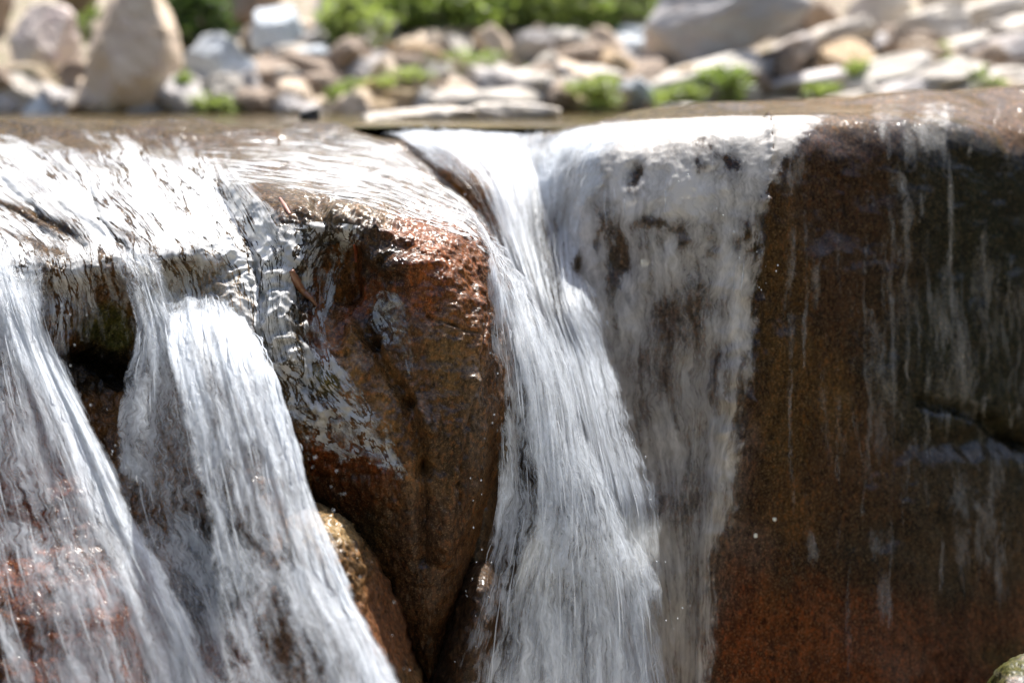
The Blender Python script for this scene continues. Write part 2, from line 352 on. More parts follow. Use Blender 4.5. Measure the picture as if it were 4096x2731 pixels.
rock_surface('boulder', Cr, 480, 400, m_centre, (0.066,0.033,0.013),
  spots=[(300,170,120,22,(.06,.038,.015),4),(400,195,80,16,(.06,.038,.015),4),(310,131,90,9,(.050,.034,.010),6),(372,262,28,24,DARK,2.5),(345,300,26,60,RUST,2),(430,260,34,50,(.13,.042,.010),4),(470,300,20,50,(.12,.045,.012),3),
         (455,330,26,50,(0.090,0.060,0.027),2),(380,400,60,50,(0.078,0.042,0.018),2),(340,470,50,40,RUST,2.2),(345,540,40,60,(0.024,0.018,0.009),3),(300,370,24,40,OLIVE,2),
         (285,345,9,20,GREEN,4),(285,310,26,60,(.022,.018,.012),4),(330,240,30,24,(.05,.045,.035),3),(333,290,9,34,(.15,.075,.025),4),(352,350,10,30,(.15,.085,.03),4),(384,405,12,30,(.14,.08,.03),4),(415,470,16,26,(.10,.06,.03),3),(420,560,22,60,(.05,.033,.024),3),(475,400,10,60,(.10,.07,.045),2),(345,500,30,30,(.05,.014,.004),3),(322,372,16,12,(0.078,0.078,0.024),4),(370,330,18,26,DARK,2),(440,450,26,50,(0.060,0.036,0.017),2),(420,580,40,60,(0.054,0.027,0.013),2),(355,215,34,14,PALE,1.5)],
  dents=[(372,318,26,16,.014),(300,262,14,20,-.012),(282,320,12,26,-.012),(312,350,9,30,.014),(300,420,16,14,-.010),(455,300,16,70,-.006),(345,258,22,22,.040),(330,300,14,40,.014),(402,262,34,10,-.012),(368,345,34,14,.012),(372,300,14,26,.010),(300,300,10,60,.012),(300,385,22,26,.014),(395,470,10,70,.006)],
  cracks=[([(318,205),(328,240),(345,290),(372,340),(408,400),(424,470),(424,560)],8,.017),([(350,300),(385,352),(430,430)],7,-.010),([(480,290),(470,380),(452,470),(440,560)],7,-.008),([(352,290),(380,262),(410,245)],4,.006),([(428,316),(452,326),(478,336)],1.5,.004),
          ([(482,270),(486,320),(480,360),(472,420),(458,500)],2.0,.006),([(330,200),(365,205)],3,.006),([(316,480),(380,472)],2.4,.003)],
  amp=(.010, .0036), seed=15, calm=[(340,165,160,40,.75)], uvs=(.5, 1.2), rug=[(285,330,32,80,.013,50),(350,232,50,22,.010,45),(375,335,36,36,.011,34),(315,405,34,26,.013,42),(400,450,50,70,.003,40)])

# --- right ledge: channel bed, sloping slab, arris, dark wall
Rr = [
 [(380,145,3.1),(450,143,3.1),(520,141,3.1),(590,138,3.1),(660,132,3.1),(720,130,3.0),(768,128,3.0),(850,122,3.0),(940,116,3.0),(1040,108,3.0),(1180,100,3.0)],
 [(380,134,2.52),(450,135,2.50),(520,134,2.45),(590,121,2.42),(660,110,2.42),(720,105.5,2.42),(768,102,2.42),(850,97,2.42),(940,91.5,2.44),(1040,84,2.5),(1180,76,2.6)],
 [(390,150,2.38),(455,147,2.36),(520,150,2.32),(588,128,2.28),(660,117,2.26),(722,112,2.26),(770,108,2.26),(850,104,2.26),(940,101,2.30),(1040,98,2.36),(1180,92,2.5)],
 [(405,175,2.30),(465,168,2.28),(525,185,2.25),(588,137,2.13),(660,124,2.10),(724,119,2.09),(772,117,2.08),(852,116,2.12),(942,117,2.18),(1042,118,2.27),(1180,115,2.42)],
 [(430,210,2.28),(478,205,2.25),(528,225,2.20),(588,158,2.06),(660,138,2.01),(724,132,1.99),(772,132,1.99),(854,134,2.06),(944,138,2.13),(1044,140,2.23),(1180,140,2.4)],
 [(450,260,2.26),(490,255,2.22),(532,265,2.16),(588,200,2.03),(660,175,1.97),(722,168,1.945),(770,170,1.94),(856,172,2.03),(946,176,2.11),(1046,180,2.21),(1180,180,2.38)],
 [(460,330,2.22),(500,325,2.19),(540,325,2.12),(590,280,2.00),(658,250,1.95),(718,245,1.92),(764,245,1.91),(858,250,2.01),(948,252,2.09),(1048,255,2.20),(1180,255,2.36)],
 [(470,420,2.16),(510,415,2.13),(552,410,2.06),(598,380,1.98),(656,350,1.93),(708,345,1.90),(752,345,1.89),(856,345,1.99),(948,345,2.07),(1048,350,2.18),(1180,350,2.32)],
 [(480,510,2.08),(520,505,2.05),(562,500,2.00),(608,480,1.95),(656,455,1.91),(700,450,1.885),(738,450,1.87),(850,450,1.96),(948,450,2.05),(1048,455,2.16),(1180,455,2.3)],
 [(480,610,2.0),(525,605,1.98),(570,600,1.94),(615,590,1.91),(656,570,1.88),(692,565,1.86),(722,565,1.85),(845,565,1.92),(948,565,2.0),(1048,565,2.1),(1180,565,2.25)],
 [(480,760,1.92),(530,760,1.90),(580,760,1.88),(620,760,1.86),(656,760,1.84),(688,760,1.82),(712,760,1.81),(840,760,1.86),(948,760,1.92),(1048,760,2.0),(1180,760,2.12)],
]
m_wall = wet_rock('wet_dark_wall', coat_rough=.15, ripple=(60, 10, 1), ripple_h=.0009, speck=.75, fine=.0012, face=.4, coat=.7, fcoat=.12)
rock_surface('rock_wall', Rr, 460, 560, m_wall, (.035,.017,.006),
  spots=[(700,110,160,6,OLIVE,3),(900,106,120,14,(.085,.052,.018),5),(660,112,120,9,(.050,.034,.010),5),(1010,115,50,30,(0.102,0.060,0.027),3),(860,250,70,90,(0.027,0.014,0.007),3),(980,300,80,150,DGREEN,6),(830,400,20,60,(.06,.034,.010),2),(870,560,50,40,(.022,.012,.006),2),(960,480,50,40,(.018,.014,.010),3),(800,500,30,30,(.07,.035,.010),1.5),
         (785,340,24,120,(.042,.024,.007),4),(850,480,70,60,(0.036,0.018,0.008),2),(790,650,120,55,(.075,.024,.007),2.5),(960,650,90,50,(0.060,0.024,0.011),3),(940,540,100,60,(0.030,0.021,0.012),2),
         (480,210,30,50,(0.120,0.054,0.015),5),(640,230,60,120,(.075,.06,.05),2.5),(680,450,55,180,(.075,.055,.048),3),(740,640,20,60,(.075,.022,.006),3),(1000,650,30,14,GREEN,1.5),(560,300,30,140,OLIVE,2)],
  dents=[(632,172,11,16,.012),(620,265,12,36,.012),(560,330,10,100,.03),(980,440,60,14,.02)],
  cracks=[([(925,402),(960,408),(990,420),(1024,442),(1060,462)],6,.02),([(768,120),(766,200),(760,300),(748,400),(738,450)],3,-.010)],
  amp=(.007, .0011), seed=27, calm=[(760,125,300,28,.6)], uvs=(1.6, 1.2), rug=[(730,420,22,200,.005,40),(660,200,80,70,.003,30)])

# --- small rocks at the foot
K1 = [
 [(290,500,1.66),(315,500,1.66),(330,508,1.66),(350,520,1.67),(368,545,1.68),(385,575,1.70)],
 [(285,515,1.60),(308,512,1.58),(328,515,1.585),(348,528,1.60),(368,555,1.62),(392,590,1.66)],
 [(285,540,1.56),(310,540,1.53),(334,542,1.535),(354,556,1.55),(376,585,1.58),(402,620,1.64)],
 [(295,580,1.54),(320,580,1.50),(344,584,1.505),(366,600,1.53),(390,630,1.57),(414,660,1.63)],
 [(320,640,1.52),(340,640,1.49),(362,645,1.49),(384,658,1.51),(405,680,1.56),(428,700,1.62)],
 [(350,740,1.5),(370,740,1.47),(390,740,1.47),(408,740,1.50),(425,750,1.55),(445,760,1.6)]]
m_small = wet_rock('wet_tan_stone', coat=.5, coat_rough=.3, ripple=(60, 40, 1), ripple_h=.002)
rock_surface('small_boulder', K1, 130, 130, m_small, (.09,.055,.025), spots=[(335,522,22,14,(.20,.15,.08),3),(390,620,26,40,(.11,.05,.025),3)],  # paler upper edge: its sunlight is put into the tint
  amp=(.005, .003), seed=44, back=.1, uvs=(.2, .3), rug=[(350,560,60,60,.004,80)])
K2 = [
 [(462,575,1.80),(472,566,1.79),(482,562,1.79),(491,566,1.80),(497,580,1.83)],
 [(455,600,1.74),(468,585,1.71),(481,580,1.70),(492,584,1.72),(499,600,1.80)],
 [(448,640,1.72),(463,625,1.68),(479,618,1.67),(491,622,1.70),(497,640,1.79)],
 [(430,700,1.70),(450,690,1.66),(470,685,1.65),(485,688,1.68),(492,700,1.77)],
 [(420,780,1.68),(440,780,1.64),(460,780,1.63),(478,780,1.66),(488,780,1.76)]]
rock_surface('small_boulder', K2, 110, 90, wet_rock('wet_dull_stone', coat_rough=.3, ripple=(60, 20, 1), ripple_h=.002), (.05,.03,.018),
  spots=[(480,580,20,12,(.05,.033,.022),2)], amp=(.005, .003), seed=50, back=.1, uvs=(.15, .3))
K3 = [
 [(455,380,2.02),(475,380,1.95),(492,380,1.93),(506,380,1.97),(520,380,2.05)],
 [(455,430,1.93),(475,430,1.86),(492,430,1.84),(504,430,1.88),(520,430,2.0)],
 [(450,500,1.90),(468,500,1.83),(486,500,1.81),(500,500,1.86),(515,500,1.98)],
 [(440,580,1.88),(458,580,1.81),(476,580,1.79),(492,580,1.84),(508,580,1.95)],
 [(425,680,1.84),(445,680,1.79),(465,680,1.77),(484,680,1.82),(500,680,1.92)],
 [(420,780,1.82),(440,780,1.77),(460,780,1.75),(480,780,1.80),(495,780,1.9)]]
rock_surface('rock_rib', K3, 150, 90, wet_rock('wet_rib_rock', coat_rough=.25, ripple=(60, 20, 1), ripple_h=.003), (.05,.032,.018),
  spots=[(485,430,20,30,OLIVE,2)], amp=(.006, .004), seed=58, back=.1, uvs=(.15, .4))
K4 = [
 [(983,751,1.94),(1005,728,1.82),(1024,722,1.84),(1048,716,1.86),(1080,714,1.88)],
 [(981,706,1.84),(1001,676,1.71),(1021,664,1.72),(1046,658,1.74),(1078,656,1.78)],
 [(983,698,1.76),(1000,668,1.60),(1020,658,1.60),(1045,652,1.62),(1075,650,1.66)],
 [(978,708,1.72),(998,680,1.55),(1020,672,1.54),(1045,668,1.56),(1080,665,1.62)],
 [(973,731,1.70),(998,705,1.52),(1020,700,1.51),(1048,698,1.53),(1085,695,1.6)],
 [(968,776,1.69),(998,760,1.51),(1020,760,1.50),(1048,760,1.52),(1085,760,1.6)]]
rock_surface('small_boulder', K4, 80, 90, wet_rock('pale_stone', coat=.4, coat_rough=.35, ripple=(40, 40, 1), ripple_h=.002), (.17,.17,.18),
  spots=[(988,676,12,10,GREEN,4),(1012,663,26,5,GREEN,3)], amp=(.006, .003), seed=61, back=.1, uvs=(.05, .05))
names = {o.name: o for o in scene.objects}
tag(names['ledge_boulder'], 'broad flat-topped boulder on the left, its glaring wet top sloping to a brink', 'boulder')
tag(names['boulder'], 'heart-shaped brown boulder dividing the left falls from the main chute', 'boulder')
tag(names['rock_wall'], 'long dark brown rock wall on the right with a corner edge and rounded wet rim', 'rock wall')
tag(names['small_boulder'], 'small tan lumpy rock with a sunlit edge, right beside the foot of the left falls', 'rock')
tag(names['small_boulder.001'], 'dull brown rock at the bottom between the brown boulder tip and the main chute', 'rock')
tag(names['small_boulder.002'], 'pale grey stone in the lower right corner below the dark wall', 'rock')
tag(names['rock_rib'], 'narrow dark upright rock rib just right of the brown boulder lower edge', 'rock')

# one BVH of all foreground rock, used to keep the water on top of it
vv_, ff_, k_ = [], [], 0
for V, F in SOLID:
    vv_ += V.tolist(); ff_ += [[a + k_ for a in f] for f in F]; k_ += len(V)
bvh = BVHTree.FromPolygons(vv_, ff_)
C0 = Vector((0, 0, CAMZ))
def hit_dist(P):
    """distance from camera to rock along the ray through each point (inf if none)"""
    out = np.full(len(P), np.inf)
    for i, p in enumerate(P):
        d = (Vector(p) - C0).normalized(); h = bvh.ray_cast(C0, d)
        if h[0] is not None: out[i] = h[3]
    return out

# ------------------------------------------------------------------ water
def cascade(name, net, nv, nu, mat, label, uvs=(1, 1), clear=.006, snap=None, strands=120, sw=(.0004, .0011), densf=None, amp=.005, seed=0, layers=((0, 1.0),), kind=None, salpha=.5, edge=.10, slen=(.02, .13)):
    G = loft(net, nv, nu); px, py, Y, D = [G[..., i] for i in range(4)]
    D = np.clip(D, 0, 1.2)
    P = unproj(px, py, Y); n = normals(P)
    if n[nv // 2, nu // 2, 1] > 0: n = -n
    uu, vv = np.meshgrid(np.linspace(0, uvs[0], nu), np.linspace(0, uvs[1], nv))
    S = np.stack([uu * 30, vv * 3.0, uu * 0], -1)
    P = P + n * (amp * fbm(S, 1.0, 3, seed + 2))[..., None]
    dirs = P - np.array([0, 0, CAMZ]); L = np.linalg.norm(dirs, axis=-1)
    hd = hit_dist(P.reshape(-1, 3)).reshape(L.shape)
    if snap is not None:      # a film that lies on the rock
        hs = np.where(np.isfinite(hd), hd, L)
        # smooth the film a little so it bridges grit
        for _ in range(snap):
            hs[1:-1] = (hs[:-2] + hs[1:-1] * 2 + hs[2:]) / 4; hs[:, 1:-1] = (hs[:, :-2] + 2 * hs[:, 1:-1] + hs[:, 2:]) / 4
        hs = np.minimum(hs, np.where(np.isfinite(hd), hd, hs))
        L2 = hs - clear
    else:
        lim = np.where(np.isfinite(hd), hd - clear, L)
        L2 = np.minimum(L, lim)
        for _ in range(6):
            L2[1:-1] = (L2[:-2] + L2[1:-1] * 2 + L2[2:]) / 4; L2[:, 1:-1] = (L2[:, :-2] + 2 * L2[:, 1:-1] + L2[:, 2:]) / 4
        L2 = np.minimum(L2, lim)
    P = np.array([0, 0, CAMZ]) + dirs / L[..., None] * L2[..., None]
    n = normals(P)
    if n[nv // 2, nu // 2, 1] > 0: n = -n
    if densf is not None: D = densf(px, py, D, P)
    # feathered sides
    e = np.minimum(np.linspace(0, 1, nu), np.linspace(1, 0, nu))[None]
    D = D * smooth(e + edge * (fbm(np.stack([vv * 16, uu * 5, uu * 0 + seed], -1), 1, 4, seed) + .12), 0.0, .04 + edge * .6)
    V, F, A, UV, MI = [], [], [], [], []; off = 0
    for li, (dz, ds) in enumerate(layers):
        Q = P + n * dz
        V.append(Q.reshape(-1, 3)); F.append(grid_faces(nv, nu, off)); A.append((D * ds).ravel())
        UV.append(np.stack([uu.ravel() + li * 3.7, vv.ravel() + li * 1.9], 1)); MI += [0] * len(F[-1]); off += nv * nu
    # threads of bright water riding the sheet
    r = np.random.default_rng(seed + 100)
    for k in range(strands):
        u0 = r.uniform(.02, .98); v0 = r.uniform(0, .95)
        ln = r.uniform(*slen); v1 = min(1, v0 + ln); m = max(5, int((v1 - v0) * 46))
        t = np.linspace(v0, v1, m); u = u0 + .008 * np.sin(t * r.uniform(4, 14) + r.uniform(0, 6)) + (t - v0) * r.uniform(-.03, .03)
        jx = np.clip(u, 0, 1) * (nu - 1); iy = t * (nv - 1)
        j0 = np.minimum(jx.astype(int), nu - 2); i0 = np.minimum(iy.astype(int), nv - 2); fx = (jx - j0)[:, None]; fy = (iy - i0)[:, None]
        samp = lambda X: (X[i0, j0] * (1 - fx) + X[i0, j0 + 1] * fx) * (1 - fy) + (X[i0 + 1, j0] * (1 - fx) + X[i0 + 1, j0 + 1] * fx) * fy
        dd = samp(D[..., None])[:, 0]
        if dd.mean() < r.uniform(.12, .75): continue
        lift = r.uniform(.0015, .009)
        c = samp(P) + samp(n) * (lift * np.sin(np.linspace(.15, 3.0, m)))[:, None]
        tan = np.gradient(c, axis=0); tan /= np.linalg.norm(tan, axis=1, keepdims=True) + 1e-9
        nn = samp(n); side = np.cross(tan, nn); side /= np.linalg.norm(side, axis=1, keepdims=True) + 1e-9
        w = r.uniform(*sw) * np.sin(np.linspace(.05, 3.09, m))[:, None] + 1e-5
        base = off
        for q in range(3):
            a = 2 * math.pi * q / 3
            V.append(c + side * w * math.cos(a) + nn * w * math.sin(a)); A.append(np.clip(dd * r.uniform(.4, 1.0) * salpha * 2, 0, .9) * np.sin(np.linspace(.1, 3.04, m)) ** .7)
            UV.append(np.zeros((m, 2)))
        i = np.arange(m - 1)
        for q in range(3):
            a = base + q * m + i; b = base + ((q + 1) % 3) * m + i
            F.append(np.stack([a, b, b + 1, a + 1], 1)); MI += [1] * (m - 1)
        off += 3 * m
    o = mesh_obj(name, np.concatenate(V), np.concatenate(F), [mat, STRAND], attrs={'dens': np.concatenate(A)}, uv=np.concatenate(UV), midx=MI)
    tag(o, label, 'waterfall' if kind is None else kind)
    return o
def row(pts, Y, D):
    Y = Y if isinstance(Y, (list, tuple)) else [Y] * len(pts); D = D if isinstance(D, (list, tuple)) else [D] * len(pts)
    return [(x, y, a, d) for (x, y), a, d in zip(pts, Y, D)]

main = [
 row([(345,126),(395,125),(445,124),(495,123),(545,121.5),(595,120),(645,117)], 2.75, [.0]*7),
 row([(362,130),(405,128),(450,128),(500,129),(545,128),(595,125),(645,120)], 2.50, [.05,.1,.15,.1,.05,.15,.15]),
 row([(388,138),(420,135),(458,134),(500,138),(540,142),(585,134),(640,127)], 2.36, [.8,1.1,1.1,1,.8,1.1,1.1]),
 row([(422,158),(448,153),(478,152),(512,158),(541,172),(574,160),(620,152)], 2.24, [.3,.8,1,1,.9,1,.9]),
 row([(457,186),(477,182),(498,184),(520,194),(543,214),(564,204),(596,200)], 2.15, [.10,.35,.8,.85,.6,.7,.6]),
 row([(483,226),(498,230),(514,235),(530,242),(548,256),(564,254),(586,252)], [2.10,2.08,2.07,2.07,2.08,2.05,2.0], [.12,.5,.8,.75,.35,.6,.55]),
 row([(503,280),(518,285),(531,290),(544,296),(556,303),(572,304),(602,304)], [2.03,2.0,1.97,1.95,1.94,1.93,1.93], [.6,.75,.75,.7,.5,.75,.55]),
 row([(515,345),(532,345),(548,348),(562,352),(574,356),(590,356),(620,356)], 1.88, [.7,.7,.7,.75,.7,.85,.5]),
 row([(525,420),(545,420),(563,422),(578,424),(592,426),(608,426),(640,426)], 1.80, [.7,.7,.7,.7,.75,.8,.45]),
 row([(525,510),(550,510),(572,510),(592,510),(610,510),(628,510),(662,510)], 1.73, [.6]*4+[.75,.75,.4]),
 row([(505,600),(535,600),(565,600),(592,600),(618,600),(642,600),(668,600)], 1.72, [.6]*6+[.3]),
 row([(480,720),(520,720),(560,720),(600,720),(635,720),(665,720),(690,720)], 1.65, [.6]*6+[.3]),
]
f_main = foam_mat('chute_foam', su=75, sv=2.6, k=1.75, lo=.22, hi=1.1, seed=1.0)
cascade('waterfall', main, 330, 190, f_main, 'main white chute pouring from the pool down the notch between brown boulder and dark wall', uvs=(.62, 1.3), strands=240, seed=1, layers=((0, 1),), salpha=.45)
side = [
 row([(425,178),(440,186),(452,192),(462,198),(472,206)], [2.0,2.0,2.0,2.0,2.02], 0.05),
 row([(462,212),(472,218),(480,224),(487,232),(492,240)], [1.88,1.88,1.89,1.9,1.92], .45),
 row([(478,240),(487,245),(494,250),(502,256),(512,262)], [1.80,1.82,1.84,1.86,1.9], .55),
 row([(485,270),(496,272),(508,276),(522,280),(538,286)], [1.77,1.78,1.79,1.82,1.86], [.8,.9,.6,.45,.2]),
 row([(490,315),(505,314),(524,314),(541,316),(556,322)], [1.75,1.75,1.76,1.78,1.82], [.55,.85,.7,.5,.25]),
 row([(494,370),(515,370),(539,370),(560,372),(580,378)], [1.73,1.72,1.72,1.74,1.78], [.65,.7,.6,.6,.3]),
 row([(498,440),(522,440),(549,438),(575,440),(597,446)], [1.71,1.69,1.68,1.70,1.74], [.7,.6,.6,.6,.3]),
 row([(497,505),(526,505),(560,505),(594,505),(624,508)], [1.69,1.66,1.65,1.67,1.71], [.85,.55,.62,.62,.4]),
 row([(474,590),(514,590),(565,588),(612,588),(662,590)], [1.66,1.63,1.61,1.63,1.67], [.5,.5,.55,.55,.75]),
 row([(438,720),(502,720),(565,720),(620,720),(682,720)], [1.62,1.59,1.57,1.59,1.62], [.6,.75,.55,.5,.9]),
]
f_side = foam_mat('side_foam', su=80, sv=4.2, k=2.0, lo=.25, hi=1.15, seed=4.0)
cascade('waterfall', side, 330, 150, f_side, 'white fall spilling over the right shoulder of the brown boulder before the main chute', uvs=(.30, 1.0), strands=220, seed=5, layers=((0, 1),), sw=(.0004, .0012), salpha=.5, slen=(.02, .13), edge=.22)

def fan_d(px, py, D, P):
    for (x, y, rx, ry, a) in [(631,172,9,17,1.0),(702,156,13,8,.8),(620,262,9,34,1.0),(655,228,22,14,.8),(680,232,20,14,.7),(672,325,26,30,.5),(600,240,5,30,.6),(727,170,8,9,.8),(740,235,10,20,.6),(700,270,14,40,.4)]:
        D = D - a * np.exp(-((px - x + 16 * fbm(P, 38, 4, 1)) / rx) ** 2 - ((py - y + 26 * fbm(P * np.array([1, 1, .6]), 34, 4, 6)) / ry) ** 2) * D
    edge = 768 - np.clip(py - 180, 0, 600) * .10 + 46 * np.exp(-((py - 118) / 40) ** 2) + 22 * fbm(P * np.array([1, 1, .5]), 16, 4, 78) + 10 * fbm(P, 70, 3, 79)
    D = D * (1 - smooth(px + 9 * fbm(P, 22, 3, 77), edge - 16, edge + 14))
    return np.clip(D + .42 * fbm(P * np.array([1, 1, .5]), 24, 4, 9) * smooth(D, 0, .3), 0, 1.1)
fan = [
 row([(555,128),(600,121),(650,118),(700,116),(750,115),(890,112)], 2.0, [.0]*6),
 row([(560,140),(602,131),(650,125),(700,121),(750,120),(885,118)], 2.0, [1.1,1.1,1.1,1.1,1.1,1.0]),
 row([(565,170),(605,160),(650,152),(700,146),(750,145),(870,141)], 2.0, [.95,.95,.92,.92,.95,.9]),
 row([(570,215),(608,205),(652,198),(700,192),(748,190),(845,184)], 2.0, [.75,.85,.9,.88,.8,.6]),
 row([(575,280),(612,272),(655,268),(700,262),(744,260),(815,252)], 2.0, [.75,.75,.65,.52,.72,.3]),
 row([(585,350),(620,345),(658,340),(700,336),(740,335),(785,330)], 2.0, [.72,.62,.55,.52,.62,.2]),
 row([(600,430),(630,430),(664,430),(698,430),(730,430),(775,430)], 2.0, [.68,.62,.58,.55,.62,.1]),
 row([(620,520),(644,520),(670,520),(696,520),(722,520),(765,520)], 2.0, [.6,.6,.55,.52,.58,.05]),
 row([(635,620),(656,620),(676,620),(696,620),(716,620),(755,620)], 2.0, [.55,.55,.52,.5,.52,.0]),
 row([(645,730),(664,730),(680,730),(696,730),(712,730),(750,730)], 2.0, [.55,.52,.5,.48,.5,.0]),
]
f_fan = foam_mat('film_foam', su=95, sv=2.8, k=1.5, lo=.2, hi=1.0, amax=.87, seed=9.0, glare=.5, bump=.002, col=(.92, .88, .83))
cascade('waterfall', fan, 360, 240, f_fan, 'thin grey veil of water fanning over the slab left of the wall corner', uvs=(.42, 1.1), snap=4, clear=.004, strands=60, densf=fan_d, seed=9, salpha=.22)

def wall_d(px, py, D, P):
    D = np.zeros_like(px)
    for (x, y, rx, ry, a) in [(935,108,20,8,.9),(932,130,22,24,.8),(945,125,5,50,.8),(912,150,8,26,.75),(900,185,10,22,.75),(888,112,14,14,.65),(885,125,5,18,.7),(925,190,6,40,.6),(951,190,4,60,.6),
        (900,290,30,55,.42),(905,210,10,20,.5),(880,350,30,90,.33),(960,340,60,90,.36),(1010,350,40,110,.32),(870,190,8,40,.35),(815,280,6,40,.30),(790,300,7,120,.32),(830,420,14,90,.28),(900,440,60,60,.28),(980,520,40,70,.42),(1015,480,30,40,.4),
        (885,600,16,30,.42),(880,540,14,20,.35),(812,545,8,20,.35),(996,120,3,30,.35),(972,160,3,20,.35),(1000,560,8,70,.45),(795,160,14,30,.5),(786,190,8,50,.5),(792,330,3,230,.42),(806,300,3,170,.4),(838,420,3,200,.35),(866,330,3,220,.42),(893,300,4,240,.5),(906,340,3,260,.45),(928,330,4,230,.45),(951,300,3,220,.45),(985,330,3,200,.4),(1010,420,4,200,.4),(850,620,3,90,.35),(940,600,3,90,.35),(768,420,3,150,.42),(745,560,3,110,.4)]:
        D = np.maximum(D, a * np.exp(-(np.abs(px - x + 7 * fbm(P * np.array([1, 1, .4]), 18, 4, 3)) / rx) ** 2.4 - (np.abs(py - y) / ry) ** 2.4))
    D = D * (1 + .7 * fbm(P * np.array([1, 1, .18]), 60, 3, 19)) * .88
    return np.clip(D, 0, 1)
wallf = [row([(772, y), (840, y - .02 * (y - 85)), (910, y - 3), (980, y - 5), (1060, y - 6)], 2.0, .5) for y in (106, 120, 150, 200, 280, 380, 480, 580, 730)]
f_wall = foam_mat('streak_film', su=110, sv=2.6, k=1.5, lo=.24, hi=1.1, amax=.5, seed=14.0, glare=.0, bump=.002, col=(.9, .88, .84))
cascade('water_trickle', wallf, 360, 300, f_wall, 'broken grey trickles of water streaking down the dark wall on the far right', uvs=(.5, 1.1), snap=3, clear=.003, strands=160, densf=wall_d, seed=13, salpha=.14, slen=(.02, .12), kind='trickle', sw=(.0003, .0009))

left = [
 row([(-90,210),(-50,222),(-15,232),(20,232),(55,236)], [1.9]*5, [.1]*5),
 row([(-90,245),(-50,250),(-15,256),(15,258),(50,262)], [1.76]*5, [.5,.5,.6,.4,.2]),
 row([(-80,285),(-42,288),(-5,288),(20,292),(48,298)], [1.71]*5, [.6,.6,.95,.95,.3]),
 row([(-70,345),(-30,345),(12,345),(38,350),(64,358)], [1.67]*5, [.5,.5,.8,1.05,.7]),
 row([(-60,425),(-15,425),(34,425),(72,428),(102,434)], [1.61]*5, [.5,.5,.55,1.0,.9]),
 row([(-45,520),(5,520),(62,520),(110,522),(148,528)], [1.54]*5, [.5,.45,.45,.8,.85]),
 row([(-25,610),(25,605),(88,605),(148,606),(190,612)], [1.47]*5, [.5,.45,.45,.65,.6]),
 row([(0,720),(60,720),(125,720),(192,720),(246,720)], [1.40]*5, [.6,.45,.45,.6,.65]),
]
f_left = foam_mat('left_foam', su=60, sv=2.8, k=1.75, lo=.2, hi=1.1, seed=21.0)
cascade('waterfall', left, 300, 180, f_left, 'leftmost fall, a bright white band and grey veil sweeping down to the right', uvs=(.40, 1.1), strands=150, seed=21, layers=((0, 1),), salpha=.45)
mid = [
 row([(92,232),(112,236),(132,240),(155,245)], 1.82, [.05]*4),
 row([(112,256),(130,260),(146,264),(164,268)], 1.735, [.35,.5,.5,.35]),
 row([(128,296),(145,300),(158,302),(176,306)], 1.70, [.4,.65,.55,.5]),
 row([(135,335),(153,338),(171,340),(190,344)], 1.67, [.6,.85,.7,.5]),
 row([(122,385),(152,388),(182,392),(204,396)], 1.64, [.5,.6,.5,.4]),
 row([(116,450),(156,452),(196,454),(222,458)], 1.60, [.5,.45,.4,.4]),
 row([(126,520),(170,522),(214,524),(242,528)], 1.56, [.55,.45,.4,.4]),
 row([(160,610),(200,610),(238,612),(268,614)], 1.50, [.5,.45,.4,.4]),
 row([(190,720),(234,720),(272,720),(305,720)], 1.43, [.5,.3,.3,.45]),
]
f_mid = foam_mat('mid_foam', su=80, sv=3.0, k=1.75, lo=.2, hi=1.1, seed=31.0)
cascade('waterfall', mid, 260, 90, f_mid, 'narrow stringy fall dropping through the notch between the two broad left falls', uvs=(.17, 1.0), strands=110, seed=31, layers=((0, 1),), salpha=.45)
right = [
 row([(160,300),(180,296),(200,292),(216,294),(236,302),(250,312)], 1.74, [.2,.3,.3,.3,.2,.1]),
 row([(164,326),(184,320),(206,317),(226,320),(247,328),(260,340)], 1.665, [.9,.95,.9,.95,.95,.6]),
 row([(172,372),(194,365),(218,362),(242,364),(266,370),(280,380)], 1.60, [1.0,.9,.85,1.05,1.1,.9]),
 row([(184,430),(208,424),(234,422),(258,424),(284,430),(298,440)], 1.55, [.6,.85,.7,.9,1.05,1]),
 row([(198,500),(224,495),(250,494),(276,496),(304,502),(320,512)], 1.50, [.5,.55,.55,.65,.9,1]),
 row([(214,580),(244,578),(272,578),(302,580),(334,584),(356,592)], 1.44, [.5,.45,.45,.7,.95,.8]),
 row([(232,650),(266,650),(298,650),(332,650),(366,652),(392,658)], 1.39, [.35,.3,.3,.6,1,.7]),
 row([(250,730),(288,730),(322,730),(358,730),(396,730),(430,730)], 1.34, [.35,.3,.4,.8,.95,.6]),
]
f_right = foam_mat('right_foam', su=65, sv=3.4, k=1.75, lo=.2, hi=1.1, seed=37.0)
cascade('waterfall', right, 300, 180, f_right, 'wide white fall curving over a ledge and down the left side of the brown boulder', uvs=(.36, 1.1), strands=200, seed=37, layers=((0, 1),), salpha=.5)

